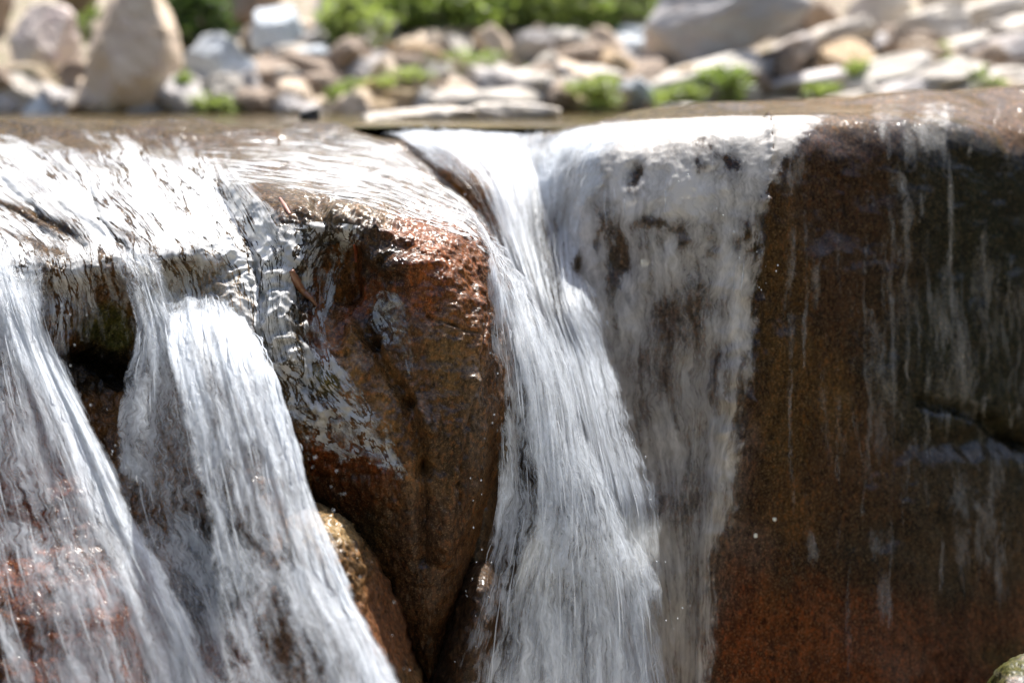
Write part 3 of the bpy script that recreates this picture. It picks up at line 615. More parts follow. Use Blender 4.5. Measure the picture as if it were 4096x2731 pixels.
# thin sheets of water running over the flat top of the left ledge and over the centre boulder, their sun and sky glare painted white
def painted_glare_mat(name, su, sv, lw=.03, seed=0.0, contrast=1.9, col=.6, amax=.96):
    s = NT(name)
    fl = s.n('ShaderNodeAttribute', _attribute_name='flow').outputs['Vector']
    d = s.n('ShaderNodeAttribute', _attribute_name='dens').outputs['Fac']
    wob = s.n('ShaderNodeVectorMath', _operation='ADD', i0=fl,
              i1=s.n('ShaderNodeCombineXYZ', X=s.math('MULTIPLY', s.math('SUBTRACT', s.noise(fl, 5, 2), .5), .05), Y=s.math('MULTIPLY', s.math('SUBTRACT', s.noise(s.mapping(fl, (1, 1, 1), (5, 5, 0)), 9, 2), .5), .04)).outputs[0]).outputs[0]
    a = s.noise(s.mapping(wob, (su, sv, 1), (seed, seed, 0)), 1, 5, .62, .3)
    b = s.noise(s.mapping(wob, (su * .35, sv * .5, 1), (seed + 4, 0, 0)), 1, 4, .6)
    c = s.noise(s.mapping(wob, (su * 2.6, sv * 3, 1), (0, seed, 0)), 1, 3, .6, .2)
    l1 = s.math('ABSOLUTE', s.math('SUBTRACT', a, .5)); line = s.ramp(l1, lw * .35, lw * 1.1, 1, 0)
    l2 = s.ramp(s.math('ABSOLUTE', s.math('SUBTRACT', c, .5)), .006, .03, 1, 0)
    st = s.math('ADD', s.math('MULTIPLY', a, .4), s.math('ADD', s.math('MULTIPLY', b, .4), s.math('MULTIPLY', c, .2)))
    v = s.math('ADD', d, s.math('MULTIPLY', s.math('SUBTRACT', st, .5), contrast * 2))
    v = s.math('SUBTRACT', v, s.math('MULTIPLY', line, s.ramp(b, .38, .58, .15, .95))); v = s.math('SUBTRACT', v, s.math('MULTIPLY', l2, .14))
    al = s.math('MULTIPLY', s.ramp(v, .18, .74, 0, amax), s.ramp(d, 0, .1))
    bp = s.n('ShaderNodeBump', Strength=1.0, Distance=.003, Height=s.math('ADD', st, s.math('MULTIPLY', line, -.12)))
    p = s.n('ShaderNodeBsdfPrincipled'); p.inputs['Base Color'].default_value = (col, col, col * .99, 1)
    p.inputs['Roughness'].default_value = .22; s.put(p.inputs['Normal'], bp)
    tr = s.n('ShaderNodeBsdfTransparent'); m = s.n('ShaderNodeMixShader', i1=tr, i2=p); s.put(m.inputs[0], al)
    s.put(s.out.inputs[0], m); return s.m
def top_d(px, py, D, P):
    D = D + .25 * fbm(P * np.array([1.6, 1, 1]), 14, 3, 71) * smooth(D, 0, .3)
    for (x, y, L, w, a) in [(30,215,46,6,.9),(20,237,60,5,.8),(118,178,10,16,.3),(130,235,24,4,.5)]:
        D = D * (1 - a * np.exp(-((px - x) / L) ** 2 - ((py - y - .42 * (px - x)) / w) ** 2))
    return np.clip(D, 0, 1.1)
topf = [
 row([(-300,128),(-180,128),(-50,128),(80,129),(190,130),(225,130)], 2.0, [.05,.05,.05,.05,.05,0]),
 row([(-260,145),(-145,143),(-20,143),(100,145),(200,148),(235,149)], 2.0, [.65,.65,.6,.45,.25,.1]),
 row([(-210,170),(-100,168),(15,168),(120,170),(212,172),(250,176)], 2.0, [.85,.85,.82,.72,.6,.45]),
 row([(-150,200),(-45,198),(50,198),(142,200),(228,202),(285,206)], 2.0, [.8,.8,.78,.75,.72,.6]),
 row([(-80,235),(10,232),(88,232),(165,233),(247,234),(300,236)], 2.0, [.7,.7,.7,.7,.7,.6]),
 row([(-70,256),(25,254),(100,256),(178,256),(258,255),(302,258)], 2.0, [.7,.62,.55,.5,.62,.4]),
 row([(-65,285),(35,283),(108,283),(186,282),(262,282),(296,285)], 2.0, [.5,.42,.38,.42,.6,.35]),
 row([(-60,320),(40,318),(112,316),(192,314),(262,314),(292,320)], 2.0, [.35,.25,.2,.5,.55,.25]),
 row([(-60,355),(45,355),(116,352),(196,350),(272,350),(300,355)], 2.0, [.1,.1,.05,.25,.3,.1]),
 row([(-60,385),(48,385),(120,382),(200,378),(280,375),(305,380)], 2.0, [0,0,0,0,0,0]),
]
cascade('painted_glare_film', topf, 260, 340, painted_glare_mat('ledge_painted_glare', 26, 3.2, seed=3.0, lw=.02, contrast=1.35), 'rippled water sheet with painted white glare over the flat top of the left ledge', uvs=(.75, 1.0), snap=3, clear=.0025, strands=0, densf=top_d, seed=45, kind='water')
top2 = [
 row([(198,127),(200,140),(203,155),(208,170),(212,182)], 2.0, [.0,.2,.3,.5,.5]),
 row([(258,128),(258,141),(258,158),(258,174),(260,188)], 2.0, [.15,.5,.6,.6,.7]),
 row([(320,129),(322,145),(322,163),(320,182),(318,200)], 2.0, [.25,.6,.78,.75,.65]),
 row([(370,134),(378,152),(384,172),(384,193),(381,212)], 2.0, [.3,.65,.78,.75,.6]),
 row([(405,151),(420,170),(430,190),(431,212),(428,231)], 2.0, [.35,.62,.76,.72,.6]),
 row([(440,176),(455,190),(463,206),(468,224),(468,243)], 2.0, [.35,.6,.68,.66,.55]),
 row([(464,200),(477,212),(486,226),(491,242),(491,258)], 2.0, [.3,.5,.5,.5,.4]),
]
cascade('painted_glare_film', top2, 260, 200, painted_glare_mat('shoulder_painted_glare', 62, 6, seed=8.0, lw=.05), 'water sheet with painted glare streaks flowing right across the top of the brown boulder', uvs=(.42, .75), snap=3, clear=.0025, strands=0, seed=46, kind='water')

front = [  # glints of the wet flank, painted as broken white film colour
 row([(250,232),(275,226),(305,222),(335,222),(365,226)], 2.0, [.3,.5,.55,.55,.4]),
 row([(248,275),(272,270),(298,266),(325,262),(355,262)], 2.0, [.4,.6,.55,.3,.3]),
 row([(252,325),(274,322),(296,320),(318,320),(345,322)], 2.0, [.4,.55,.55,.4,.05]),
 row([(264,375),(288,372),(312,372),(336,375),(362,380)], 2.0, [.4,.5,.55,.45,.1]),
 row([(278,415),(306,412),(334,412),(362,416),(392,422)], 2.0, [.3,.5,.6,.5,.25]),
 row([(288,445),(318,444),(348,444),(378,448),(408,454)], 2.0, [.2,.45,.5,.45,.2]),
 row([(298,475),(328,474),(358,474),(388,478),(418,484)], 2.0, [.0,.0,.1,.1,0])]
cascade('painted_glare_film', front, 200, 150, painted_glare_mat('painted_glint_film', 40, 17, seed=12.0, lw=.03, contrast=2.7, col=.42, amax=.85), 'broken painted white glints of water over the lumpy left flank of the brown boulder', uvs=(.16, .42), snap=1, clear=.002, strands=0, seed=48, kind='water')
patch = [  # sky reflection on the boulder face, painted as a pale film
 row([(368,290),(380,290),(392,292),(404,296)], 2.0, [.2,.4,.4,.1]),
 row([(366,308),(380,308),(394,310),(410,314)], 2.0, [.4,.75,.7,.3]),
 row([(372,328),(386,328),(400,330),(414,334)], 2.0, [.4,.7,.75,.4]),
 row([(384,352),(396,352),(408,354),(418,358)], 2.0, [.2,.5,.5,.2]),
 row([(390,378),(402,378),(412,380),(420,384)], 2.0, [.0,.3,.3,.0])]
cascade('painted_glare_film', patch, 90, 60, painted_glare_mat('painted_reflection_film', 50, 34, seed=17.0, lw=.05, contrast=2.0, col=.33, amax=.8), 'small wet patch with painted sky reflection in the middle of the brown boulder face', uvs=(.05, .1), snap=1, clear=.002, strands=0, seed=49, kind='water')

# ------------------------------------------------------------------ pool
def pool_mat():
    s = NT('pool_water'); tc = s.n('ShaderNodeTexCoord').outputs['Object']
    n = s.noise(s.mapping(tc, (9, 22, 1)), 1, 5, .6, .4); n2 = s.noise(s.mapping(tc, (40, 70, 1)), 1, 3, .6)
    c = s.mix(s.ramp(n, .4, .6), (.05, .035, .012), (.12, .08, .03))
    b = s.n('ShaderNodeBump', Strength=1.0, Distance=.010, Height=s.math('ADD', n, s.math('MULTIPLY', n2, .25)))
    p = s.n('ShaderNodeBsdfPrincipled'); s.put(p.inputs['Base Color'], c); p.inputs['Roughness'].default_value = .08
    p.inputs['IOR'].default_value = 1.33; s.put(p.inputs['Normal'], b); s.put(s.out.inputs[0], p); return s.m
xs = np.linspace(-4, 4, 161); ys = np.linspace(2.425, 4.6, 150)
X, Yg = np.meshgrid(xs, ys); Z = .0015 * fbm(np.stack([X * 6, Yg * 9, X * 0], -1), 1, 3, 4) - .75 * np.clip(2.52 - Yg, 0, 1) ** 2
pool = mesh_obj('water', np.stack([X, Yg, Z], -1).reshape(-1, 3), grid_faces(150, 161), pool_mat(), recentre=False)
tag(pool, kind='structure')

# ------------------------------------------------------------------ far bank
K_, Y0 = .36, 4.15
def ground_z(x, y): return K_ * (y - Y0) - .03
def on_ground(px, py):
    d = unproj(px, py, 1.0) - np.array([0, 0, CAMZ]); k = d[2]
    Y = (K_ * Y0 + .03 + CAMZ) / (K_ - k)
    return unproj(px, py, Y)
def ground_mat():
    s = NT('bank_soil'); tc = s.n('ShaderNodeTexCoord').outputs['Object']
    n1 = s.noise(tc, 3, 6, .65); n2 = s.noise(tc, 22, 5, .65)
    c = s.mix(s.ramp(n1, .4, .62), (.30, .24, .18), (.45, .38, .30)); c = s.mix(s.ramp(n2, .5, .66, 0, .85), c, (.10, .13, .03)); c = s.mix(s.ramp(n2, .45, .3, 0, .6), c, (.04, .03, .02))
    b = s.n('ShaderNodeBump', Strength=1, Distance=.04, Height=n2)
    p = s.n('ShaderNodeBsdfPrincipled'); s.put(p.inputs['Base Color'], c); p.inputs['Roughness'].default_value = .9; s.put(p.inputs['Normal'], b); s.put(s.out.inputs[0], p); return s.m
xs = np.linspace(-30, 30, 301); ys = np.concatenate([np.linspace(3.9, 8, 160), np.linspace(8.2, 60, 60)])
X, Yg = np.meshgrid(xs, ys); Z = K_ * (Yg - Y0) - .03 + .03 * fbm(np.stack([X, Yg, X * 0], -1), 3.5, 4, 6); Z = np.where(Yg > 9, K_ * (9 - Y0) + .12 * (Yg - 9) + 0 * X, Z)
g = mesh_obj('ground', np.stack([X, Yg, Z], -1).reshape(-1, 3), grid_faces(len(ys), 301), ground_mat(), recentre=False); tag(g, kind='structure')
# wooded gorge sides behind and beside the camera (they darken what the wet faces mirror)
def forest_mat():
    s = NT('gorge_forest'); tc = s.n('ShaderNodeTexCoord').outputs['Object']
    n = s.noise(tc, 1.2, 6, .65); c = s.mix(s.ramp(n, .4, .62), (.010, .016, .006), (.05, .06, .022))
    p = s.n('ShaderNodeBsdfPrincipled'); s.put(p.inputs['Base Color'], c); p.inputs['Roughness'].default_value = .9; s.put(s.out.inputs[0], p); return s.m
an = np.linspace(R(158), R(382), 90); hh = np.linspace(0, 1, 40)
A_, H_ = np.meshgrid(an, hh); rr_ = 6.5 + 9 * H_ ** 1.3
P_ = np.stack([rr_ * np.cos(A_), rr_ * np.sin(A_) + 1.0, -1.4 + 9.5 * H_ * (0.55 + .45 * np.abs(np.sin(A_)))], -1)
P_ = P_ + .5 * fbm(P_, .8, 4, 5)[..., None]
tag(mesh_obj('hill', P_.reshape(-1, 3), grid_faces(40, 90), forest_mat(), recentre=False), kind='structure')
an = np.linspace(R(20), R(160), 70); A_, H_ = np.meshgrid(an, hh); rr_ = 11 + 9 * H_ ** 1.3
P_ = np.stack([rr_ * np.cos(A_), rr_ * np.sin(A_), .8 + 8.5 * H_], -1); P_ = P_ + .5 * fbm(P_, .8, 4, 15)[..., None]
tag(mesh_obj('hill', P_.reshape(-1, 3), grid_faces(40, 70), forest_mat(), recentre=False), kind='structure')
# stream bed under everything
bed = mesh_obj('ground', [(-30, -3, -1.3), (30, -3, -1.3), (30, 3.2, -1.3), (-30, 3.2, -1.3), (-30, 4.3, -.2), (30, 4.3, -.2)], [[0, 1, 2, 3], [3, 2, 5, 4]], ground_mat(), smooth_=False, recentre=False)
tag(bed, kind='structure')

M_TAN = dry_rock('tan_rock', (.60, .46, .33), (.70, .57, .43), (.58, .45, .38))
M_PINK = dry_rock('pinkish_rock', (.55, .45, .40), (.66, .58, .50), (.42, .32, .33))
M_BLUE = dry_rock('blue_grey_rock', (.42, .46, .50), (.56, .60, .64), (.50, .50, .48))
M_PALE = dry_rock('pale_rock', (.46, .40, .33), (.60, .55, .48), (.42, .38, .36))
M_GREY = dry_rock('grey_rock', (.40, .37, .36), (.54, .51, .49), (.44, .35, .30))
M_DARK = dry_rock('dark_mossy_rock', (.12, .09, .055), (.26, .2, .13), (.10, .11, .03))
M_BRN = dry_rock('brown_rock', (.22, .15, .10), (.36, .28, .21), (.26, .21, .19))
M_ORANGE = dry_rock('orange_rock', (.48, .32, .18), (.56, .42, .27), (.45, .34, .2))
M_BLACK = dry_rock('black_rock', (.02, .02, .022), (.04, .04, .045), (.3, .3, .32))

def boulder_mesh(name, sx, sy, sz, seed, ang=0.0, box=.45, tilt=0, mat=None, facets=9):
    """irregular faceted stone: sphere cut by random planes, then weathered"""
    r = np.random.default_rng(seed); nu, nv = 48, 28
    th = np.linspace(0, 2 * math.pi, nu, endpoint=False); ph = np.linspace(0, math.pi, nv)
    T, Pp = np.meshgrid(th, ph)
    N = np.stack([np.sin(Pp) * np.cos(T), np.sin(Pp) * np.sin(T), np.cos(Pp)], -1)
    rad = 1.08 / (np.abs(N) ** 3).sum(-1) ** (1 / 3)
    for k in range(facets):
        d = r.normal(size=3); d[2] *= .75; d /= np.linalg.norm(d); h = r.uniform(.72, 1.0)
        c = N @ d; rad = np.minimum(rad, np.where(c > .05, h / np.maximum(c, .05), 9))
    for d, h in (((1, 0, 0), .97), ((-1, 0, 0), .97), ((0, 0, -1), .9)):
        c = N @ np.array(d, float); rad = np.minimum(rad, np.where(c > .05, h / np.maximum(c, .05), 9))
    rad = rad * (1 + .10 * fbm(N, 2.5, 4, seed) + .02 * ridge(N, 7, 2, seed))
    V = N * rad[..., None] * np.array([sx, sy, sz])
    a = ang; Ry = np.array([[math.cos(a), 0, -math.sin(a)], [0, 1, 0], [math.sin(a), 0, math.cos(a)]])
    V = V.reshape(-1, 3) @ Ry.T
    F = []
    for i in range(nv - 1):
        for j in range(nu):
            F.append([i * nu + j, (i + 1) * nu + j, (i + 1) * nu + (j + 1) % nu, i * nu + (j + 1) % nu])
    me = bpy.data.meshes.new(name); me.from_pydata(V.tolist(), [], F); me.materials.append(mat)
    me.update(); return me
def place_rock(name, x0, y0, x1, y1, mat, label, cat='boulder', ang=0.0, seed=1, dpth=.8, Y=None, group=None, facets=9, sink=.0):
    """a boulder that fills the given extent when stood on the bank"""
    cx = (x0 + x1) / 2
    if Y is None: base = on_ground(cx, min(y1, 117)); Yb = base[1]
    else: Yb = Y
    A = unproj(cx, (y0 + y1) / 2, Yb); s = Yb / FPX * 1.03
    wx = (x1 - x0) / 2 * s; wz = (y1 - y0) / 2 * s
    ca, sa = abs(math.cos(ang)), abs(math.sin(ang))
    if ang:
        dt = max(ca * ca - sa * sa, .25); a2 = max((wx * ca - wz * sa) / dt, wx * .6); b2 = max((wz * ca - wx * sa) / dt, wz * .35)
        a2, b2 = min(a2, wx * 1.1), min(max(b2, wz * .72), wz)
    else: a2, b2 = wx, wz
    dep = dpth * (wx + wz) / 2
    me = boulder_mesh(name, a2 * 1.08, dep, b2 * 1.08, seed, ang, mat=mat, facets=facets)
    o = bpy.data.objects.new(name, me); scene.collection.objects.link(o)
    co = np.zeros(len(me.vertices) * 3); me.vertices.foreach_get('co', co); co = co.reshape(-1, 3); loc = np.array([A[0], Yb + dep * .5, A[2]])
    for _ in range(2):
        qx, qy = proj(co + loc); fx = (x1 - x0) / np.ptp(qx); fz = (y1 - y0) / np.ptp(qy); co = co * np.array([fx, 1, fz])
        qx, qy = proj(co + loc); m = loc[1] / FPX
        loc = loc + np.array([((x0 + x1) / 2 - (qx.min() + qx.max()) / 2) * m, 0, -((y0 + y1) / 2 - (qy.min() + qy.max()) / 2) * m])
    me.vertices.foreach_set('co', co.ravel()); me.update()
    o.location = loc; tag(o, label, cat, group)
    return o
BR = 'boulder'
place_rock(BR, 8,2,82,78, M_PINK, 'tall cream and pink boulder at the far left of the bank', seed=11)
place_rock(BR, 84,-22,184,118, M_TAN, 'largest tan boulder behind the left ledge, reaching out of the top of the photo', seed=75)
place_rock(BR, 184,32,263,104, M_BLUE, 'blue-grey squarish boulder beside the big tan boulder', seed=13)
place_rock(BR, 249,5,306,66, M_BLUE, 'smaller blue-grey boulder leaning above and right of the squarish one', seed=24, ang=.5)
place_rock(BR, 200,-45,282,28, M_BRN, 'overhanging tan-brown boulder at the top edge above the blue-grey pair', seed=15)
place_rock(BR, 305,-25,372,54, M_GREY, 'grey boulder half covered by green shrub right of the blue-grey pair', seed=16, ang=-.3)
place_rock(BR, -25,62,58,104, M_DARK, 'flat mossy brown rock below the pink boulder', seed=17)
place_rock(BR, 15,94,86,124, M_BLUE, 'low grey stone at the waterline on the far left', 'rock', seed=18)
place_rock(BR, 80,78,134,124, M_TAN, 'tan rock at the waterline in front of the big tan boulder', 'rock', seed=19)
place_rock(BR, -40,-30,14,40, M_BRN, 'dark brown rock in the top left corner', seed=20)
place_rock(BR, 55,-30,100,22, M_DARK, 'mossy rock wedged between pink and big tan boulders', seed=21)
place_rock(BR, 118,92,170,126, M_PALE, 'pale low rock left of the dark gap at the waterline', 'rock', seed=22)
place_rock(BR, 58,60,92,108, M_BRN, 'brown rock squeezed below pink boulder and beside big tan boulder', 'rock', seed=23)
place_rock(BR, -20,95,22,124, M_GREY, 'grey brown stone at the left edge of the waterline', 'rock', seed=25)
place_rock(BR, 518,27,612,62, M_PALE, 'cream faceted rock just under the green thicket', seed=31, dpth=1)
place_rock(BR, 606,33,646,70, M_BLUE, 'small blue-grey rock at the foot of the great leaning slab', 'rock', seed=32)
place_rock(BR, 640,-50,812,82, M_GREY, 'great brown and grey slab leaning at the top right of centre', seed=36, ang=.5, dpth=.5)
place_rock(BR, 640,50,765,104, M_PALE, 'long pale slab lying below the great leaning slab', seed=34, ang=.35, dpth=.5)
place_rock(BR, 660,-60,745,30, M_BRN, 'rusty brown block above the great leaning slab', seed=35)
place_rock(BR, 490,64,632,96, M_PALE, 'broad flat pale rock in the middle of the bank', seed=36, dpth=.9)
place_rock(BR, 428,86,545,130, M_PALE, 'low rounded pale rock behind the waterline rock', seed=37, dpth=.9)
place_rock(BR, 380,89,425,112, M_ORANGE, 'small orange-tan stone left of the low pale rock', 'rock', seed=38)
place_rock(BR, 352,106,478,134, M_PALE, 'left and lower of two pale rocks breaking the pool surface right behind the chute', seed=39, Y=3.1, dpth=.8)
place_rock(BR, 430,102,562,134, M_PALE, 'right and higher of two pale rocks breaking the pool surface right behind the chute', seed=139, Y=3.2, dpth=.8)
place_rock(BR, 656,103,705,112, M_PALE, 'thin white flat stone behind the wall rim', 'rock', seed=40, Y=3.3, dpth=.3)
place_rock('pebble', 299,108,320,121, M_BLACK, 'little black glistening pebble on the water left of the two pale pool rocks', 'pebble', seed=41, Y=2.9)

place_rock(BR, 262,58,312,92, M_GREY, 'dull grey rock in the gap under the leaning blue-grey boulder', 'rock', seed=81)
place_rock(BR, 300,72,345,104, M_BRN, 'brown angular rock in the scree below the shrub-covered grey boulder', 'rock', seed=82)
place_rock(BR, 560,96,600,112, M_TAN, 'tan stone at the waterline right of the pale pool rocks', 'rock', seed=83)
# slabs of the right-hand scree, all dipping to the upper right
slabs = [(800,20,870,62,.5,'P'),(835,55,925,92,.35,'P'),(760,70,838,96,.3,'G'),(805,2,842,40,.9,'B'),(850,-12,905,32,.4,'P'),(890,8,965,52,.35,'P'),(930,35,985,66,.35,'P'),
 (905,60,985,96,.4,'P'),(955,-5,1035,28,.25,'P'),(975,38,1045,72,.25,'G'),(860,80,925,104,.3,'G'),(950,70,1035,98,.2,'P'),(815,92,880,112,.2,'P'),(700,85,755,104,.15,'P'),
 (770,36,812,68,.55,'G'),(880,40,925,62,.45,'B'),(925,-25,985,14,.3,'P'),(995,12,1050,42,.3,'P'),(745,55,790,82,.45,'G'),(840,36,885,62,.4,'G')]
MM = {'P': M_PALE, 'G': M_GREY, 'B': M_BRN, 'T': M_TAN, 'U': M_BLUE, 'O': M_ORANGE}
KN = {'P': 'pale cream', 'G': 'grey', 'B': 'brown'}
for i, (a, b, c, d, an, k) in enumerate(slabs):
    w_, h_ = (c - a) * .12, (d - b) * .12; a, b, c, d = a - w_, b - h_, c + w_, d + h_
    place_rock('rock_slab', a, b, c, d, MM[k], '%s slanting slab in the scree above the right rock wall' % KN[k], 'rock', ang=an, seed=60 + i, Y=on_ground((a + c) / 2, d - 4)[1], dpth=.7, group=KN[k] + ' slabs in the right scree', facets=7)
# loose stones scattered over the bank
protos = {}
for k in 'PGBTUO':
    protos[k] = [boulder_mesh('stone', 1, .8, .75, 200 + ord(k) + 31 * q, mat=MM[k], facets=8) for q in range(3)]
NM = {'P': ('pale cream', 'pale cream stones scattered over the bank'), 'G': ('grey', 'grey stones scattered over the bank'), 'B': ('brown', 'brown stones scattered over the bank'),
      'T': ('tan', 'tan stones scattered over the bank'), 'U': ('blue-grey', 'blue-grey stones scattered over the bank'), 'O': ('orange-tan', 'orange-tan stones scattered over the bank')}
r = random.Random(5)
for i in range(280):
    if i < 175: px = r.uniform(262, 660); py = r.uniform(46, 116)
    elif i < 215: px = r.uniform(640, 1060); py = r.uniform(10, 108)
    else: px = r.uniform(-30, 300); py = r.uniform(104, 118)
    p = on_ground(px, py); k = r.choice('PPGGBTTUPO' if r.random() < .5 else 'PGBTGB')
    o = bpy.data.objects.new('stone', r.choice(protos[k])); scene.collection.objects.link(o)
    sz = r.uniform(.03, .055) if r.random() < .4 else r.uniform(.055, .11); o.scale = (sz * r.uniform(.7, 1.3), sz, sz * r.uniform(.5, .95)); o.rotation_euler = (r.uniform(-.3, .3), r.uniform(-.9, .1) if px > 350 else r.uniform(-.5, .5), r.uniform(0, 6.28))
    o.location = (p[0], p[1], p[2] + sz * .3)
    tag(o, 'small %s loose stone lying on the bank behind the falls' % NM[k][0], 'stone', NM[k][1])

# ------------------------------------------------------------------ shrubs
def leaf_mat(name, a, b):
    s = NT(name); geo = s.n('ShaderNodeNewGeometry').outputs['Random Per Island']
    c = s.mix(geo, a, b)
    p = s.n('ShaderNodeBsdfPrincipled'); s.put(p.inputs['Base Color'], c); p.inputs['Roughness'].default_value = .45
    t = s.n('ShaderNodeBsdfTranslucent'); s.put(t.inputs['Color'], s.mix(1.0, c, (1.4, 1.6, .8), 'MULTIPLY'))
    m = s.n('ShaderNodeMixShader', i0=.45, i1=p, i2=t); s.put(s.out.inputs[0], m); return s.m
LM = [leaf_mat('leaf_green', (.12, .16, .05), (.27, .31, .12)), leaf_mat('leaf_dark', (.025, .05, .018), (.07, .10, .03)), leaf_mat('leaf_bright', (.19, .23, .09), (.34, .36, .16))]
STEM = dry_rock('stem_bark', (.08, .05, .03), (.13, .09, .05), (.06, .05, .03))
def shrub(name, cx, cy, rx, ry, mk, n, label, group=None, Y=None, leaf=.022, cat='shrub', seed=1):
    q = np.random.default_rng(seed)
    Yb = Y if Y else on_ground(cx, min(cy + ry, 114))[1]; Yb = Yb - (.07 if n <= 700 else 0); s = Yb / FPX; c = unproj(cx, cy, Yb)
    Rx, Rz = rx * s, ry * s; Ry_ = min(Rx, .35)
    root = bpy.data.objects.new(name, None); scene.collection.objects.link(root); root.location = (c[0], Yb, c[2] - Rz); tag(root, label, cat, group)
    nc = max(5, n // 55); cl = q.normal(size=(nc, 3)); cl /= np.linalg.norm(cl, axis=1, keepdims=True); cl *= q.uniform(.25, .95, (nc, 1)) ** .6
    V = []; F = []
    for i in range(n):
        b = cl[i % nc] + q.normal(size=3) * .2
        p = np.array([b[0] * Rx, b[1] * Ry_, b[2] * Rz + Rz])
        if p[2] < -.03: continue
        L = leaf * q.uniform(.6, 1.4); d = q.normal(size=3); d[2] = abs(d[2]) * .5; d /= np.linalg.norm(d); w = np.cross(d, q.normal(size=3)); w /= np.linalg.norm(w); nn = np.cross(d, w)
        k = len(V); V += [p, p + d * L * .4 + w * L * .28 + nn * L * .06, p + d * L, p + d * L * .4 - w * L * .28 + nn * L * .06]; F.append([k, k + 1, k + 2, k + 3])
    mesh_obj('leaves', np.array(V), F, LM[mk], parent=root, smooth_=False)
    V = []; F = []
    for i in range(min(nc, 9)):
        e = np.array([cl[i][0] * Rx, cl[i][1] * Ry_, cl[i][2] * Rz + Rz]); b = np.array([e[0] * .15, e[1] * .15, 0.0]); k = len(V)
        for t, rr in ((0, .006), (.5, .004), (1, .0015)):
            m = b * (1 - t) + e * t + np.array([0, 0, .15 * Rz * math.sin(math.pi * t)])
            for a in range(5): V.append(m + rr * np.array([math.cos(a * 1.2566), math.sin(a * 1.2566), 0]))
        for t in range(2):
            for a in range(5): F.append([k + t * 5 + a, k + t * 5 + (a + 1) % 5, k + t * 5 + 5 + (a + 1) % 5, k + t * 5 + 5 + a])
    mesh_obj('stem', np.array(V), F, STEM, parent=root)
sh = [('mossy green tuft in the gap between the pink and the big tan boulder', 86, 26, 12, 18, 0, 300, None),
      ('dense dark shrub growing between the big tan boulder and the overhanging boulder', 190, 22, 38, 36, 1, 2200, None),
      ('leafy green shrub spilling over the grey boulder', 350, 30, 34, 36, 2, 1300, None),
      ('green bush at the left end of the thicket along the top', 405, 5, 58, 34, 0, 2200, None),
      ('broad dark green bush in the middle of the thicket along the top', 480, 6, 60, 40, 0, 2400, None),
      ('bright green bush at the top of the thicket above the cream rock', 555, 0, 55, 38, 2, 2200, None),
      ('dark green bush at the right end of the thicket against the great slab', 622, 4, 44, 40, 0, 2000, None),
      ('deep green undergrowth bush under the thicket left of the cream rock', 455, 22, 60, 18, 1, 1200, None),
      ('small green tuft between big tan and blue-grey boulders at their foot', 182, 92, 13, 16, 0, 450, None),
      ('pale green grassy tuft at the waterline below the blue-grey boulder', 218, 108, 24, 12, 2, 600, None),
      ('green plant low on the bank right of the flat pale rock', 600, 94, 30, 16, 2, 700, None),
      ('green plant growing at the foot of the long pale slab', 672, 98, 26, 13, 2, 650, None),
      ('taller green plant in front of the long pale slab', 725, 86, 26, 19, 0, 650, None),
      ('tiny sprig between slabs above the wall corner', 815, 92, 20, 9, 2, 260, None),
      ('green sprig in the scree gap near the right', 855, 70, 10, 14, 2, 200, None),
      ('green clump near the right edge above the wall rim', 1000, 82, 26, 12, 0, 420, None),
      ('green sprig high in the right scree', 945, 52, 9, 18, 2, 220, None),
      ('mossy tuft under the grey boulder', 330, 58, 18, 10, 0, 380, None),
      ('sparse weeds over the scree below the thicket', 470, 62, 60, 13, 0, 420, None),
      ('light weeds in the scree left of the orange stone', 400, 78, 40, 14, 2, 320, None),
      ('yellow-green grass patch right of the cream rock', 560, 66, 34, 8, 2, 260, None),
      ('small green weeds in the scree at the centre left', 350, 92, 28, 10, 0, 220, None),
      ('leafy sprig hanging over the top of the big tan boulder', 168, 18, 14, 18, 0, 300, None)]
for i, (lb, cx, cy, rx, ry, mk, n, Yv) in enumerate(sh):
    shrub('shrub', cx, cy, rx, ry, mk, n, lb, Y=Yv, seed=300 + i, leaf=.03 if n > 1000 else .02)

# ------------------------------------------------------------------ little things on the rocks
def lay(px, py, off=.002):
    p = Vector(unproj(px, py, 1.8).tolist()); d = (p - C0).normalized(); h = bvh.ray_cast(C0, d)
    return np.array(h[0] - d * off)
def simple(name, c, rough=.4, coat=.0):
    s = NT(name); tc = s.n('ShaderNodeTexCoord').outputs['Object']; n = s.noise(tc, 220, 4, .6)
    p = s.n('ShaderNodeBsdfPrincipled'); s.put(p.inputs['Base Color'], s.mix(n, tuple(x * .55 for x in c), tuple(min(1, x * 1.4) for x in c))); p.inputs['Roughness'].default_value = rough; p.inputs['Coat Weight'].default_value = coat
    s.put(p.inputs['Normal'], s.n('ShaderNodeBump', Strength=.6, Distance=.0008, Height=n)); s.put(s.out.inputs[0], p); return s.m
def stick(name, pts, rad, mat, label, cat):
    c = cr_resample(np.array([lay(x, y, r_ * .8) for (x, y), r_ in zip(pts, rad)]), 26); rr = cr_resample(np.array(rad)[:, None], 26)[:, 0]
    t = np.gradient(c, axis=0); t /= np.linalg.norm(t, axis=1, keepdims=True); a = np.cross(t, [0, 1, 0.2]); a /= np.linalg.norm(a, axis=1, keepdims=True); b = np.cross(t, a)
    V = []; F = []
    for i in range(26):
        for q in range(10):
            an = q * math.pi / 5; V.append(c[i] + (a[i] * math.cos(an) + b[i] * math.sin(an)) * rr[i] * (1 + .12 * math.sin(i * 2.1 + q)))
    for i in range(25):
        for q in range(10): F.append([i * 10 + q, i * 10 + (q + 1) % 10, i * 10 + 10 + (q + 1) % 10, i * 10 + 10 + q])
    F.append(list(range(9, -1, -1))); F.append([250 + q for q in range(10)])
    tag(mesh_obj(name, V, F, mat), label, cat)
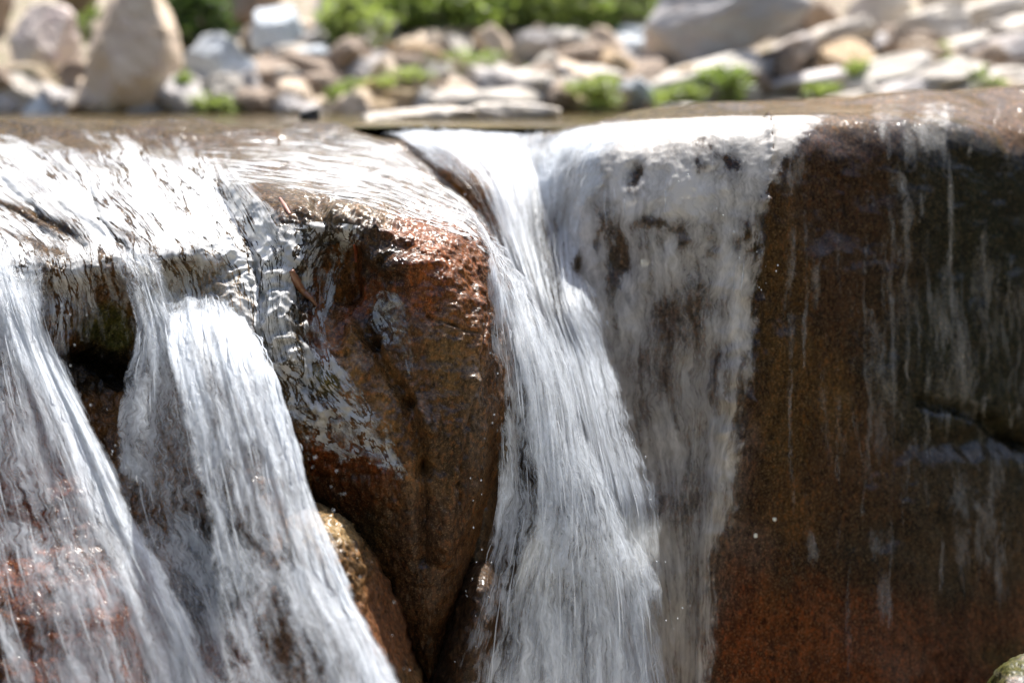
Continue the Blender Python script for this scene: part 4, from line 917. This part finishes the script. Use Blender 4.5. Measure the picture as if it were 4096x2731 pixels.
stick('twig', [(291,270),(296,280),(303,291),(311,298),(317,306)], [.0035, .0052, .0042, .0034, .0012], simple('wet_bark', (.20, .085, .04), .35, .3), 'fat brown bark twig lying on the wet rock between ledge and brown boulder', 'twig')
stick('twig', [(280,198),(285,206),(290,214)], [.0016, .0026, .0018], simple('dry_bark', (.33, .16, .12), .5), 'thin reddish stick lying in the water film above the fat twig', 'twig')
stick('twig', [(354,244),(356,252),(356,262)], [.0012, .0024, .0015], simple('red_bark', (.28, .07, .03), .4), 'tiny dark red stick stuck in the hollow of the brown boulder', 'twig')
WSP = simple('white_lichen', (.75, .72, .62), .7)
def speck(px, py, r_, label):
    me = boulder_mesh('lichen_spot', r_, r_ * .4, r_ * .8, int(px), mat=WSP); o = bpy.data.objects.new('lichen_spot', me); scene.collection.objects.link(o)
    o.location = lay(px, py, .0); tag(o, label, 'lichen')
speck(774, 519, .0032, 'upper of two tiny white specks on the rusty wall right of the corner')
speck(755, 535, .0034, 'lower of two tiny white specks on the rusty wall right of the corner')
speck(646, 263, .007, 'pale lichen spot in the thin veil of water over the slab')

V = []; F = []; q = np.random.default_rng(8)
ico = np.array([(0,0,1),(.89,0,.45),(.28,.85,.45),(-.72,.53,.45),(-.72,-.53,.45),(.28,-.85,.45),(.72,.53,-.45),(-.28,.85,-.45),(-.89,0,-.45),(-.28,-.85,-.45),(.72,-.53,-.45),(0,0,-1)])
icf = [(0,1,2),(0,2,3),(0,3,4),(0,4,5),(0,5,1),(1,6,2),(2,7,3),(3,8,4),(4,9,5),(5,10,1),(6,7,2),(7,8,3),(8,9,4),(9,10,5),(10,6,1),(11,7,6),(11,8,7),(11,9,8),(11,10,9),(11,6,10)]
lanes = [((60,300),(190,640),1.55),((165,320),(250,640),1.5),((262,340),(420,670),1.45),((492,300),(470,660),1.62),((600,360),(690,660),1.66),((380,140),(480,220),2.1),((210,300),(300,360),1.6),((640,120),(780,300),1.85)]
for i in range(220):
    (x0, y0), (x1, y1), Yd = lanes[i % len(lanes)]; t = q.uniform(); px = x0 + (x1 - x0) * t + q.normal() * 9; py = y0 + (y1 - y0) * t + q.normal() * 5
    c = unproj(px, py, Yd - q.uniform(0, .03)); r_ = q.uniform(.0003, .0009); k = len(V)
    V += [c + v * r_ * np.array([1, 1, q.uniform(1, 2.2)]) for v in ico]; F += [[a + k for a in f] for f in icf]
WD = NT('water_drop'); pp = WD.n('ShaderNodeBsdfPrincipled'); pp.inputs['Base Color'].default_value = (.8, .84, .88, 1); pp.inputs['Roughness'].default_value = .08; pp.inputs['Transmission Weight'].default_value = .5; pp.inputs['IOR'].default_value = 1.33
WD.put(WD.out.inputs[0], pp)
tag(mesh_obj('water_spray', np.array(V), F, WD.m, recentre=False), kind='stuff')
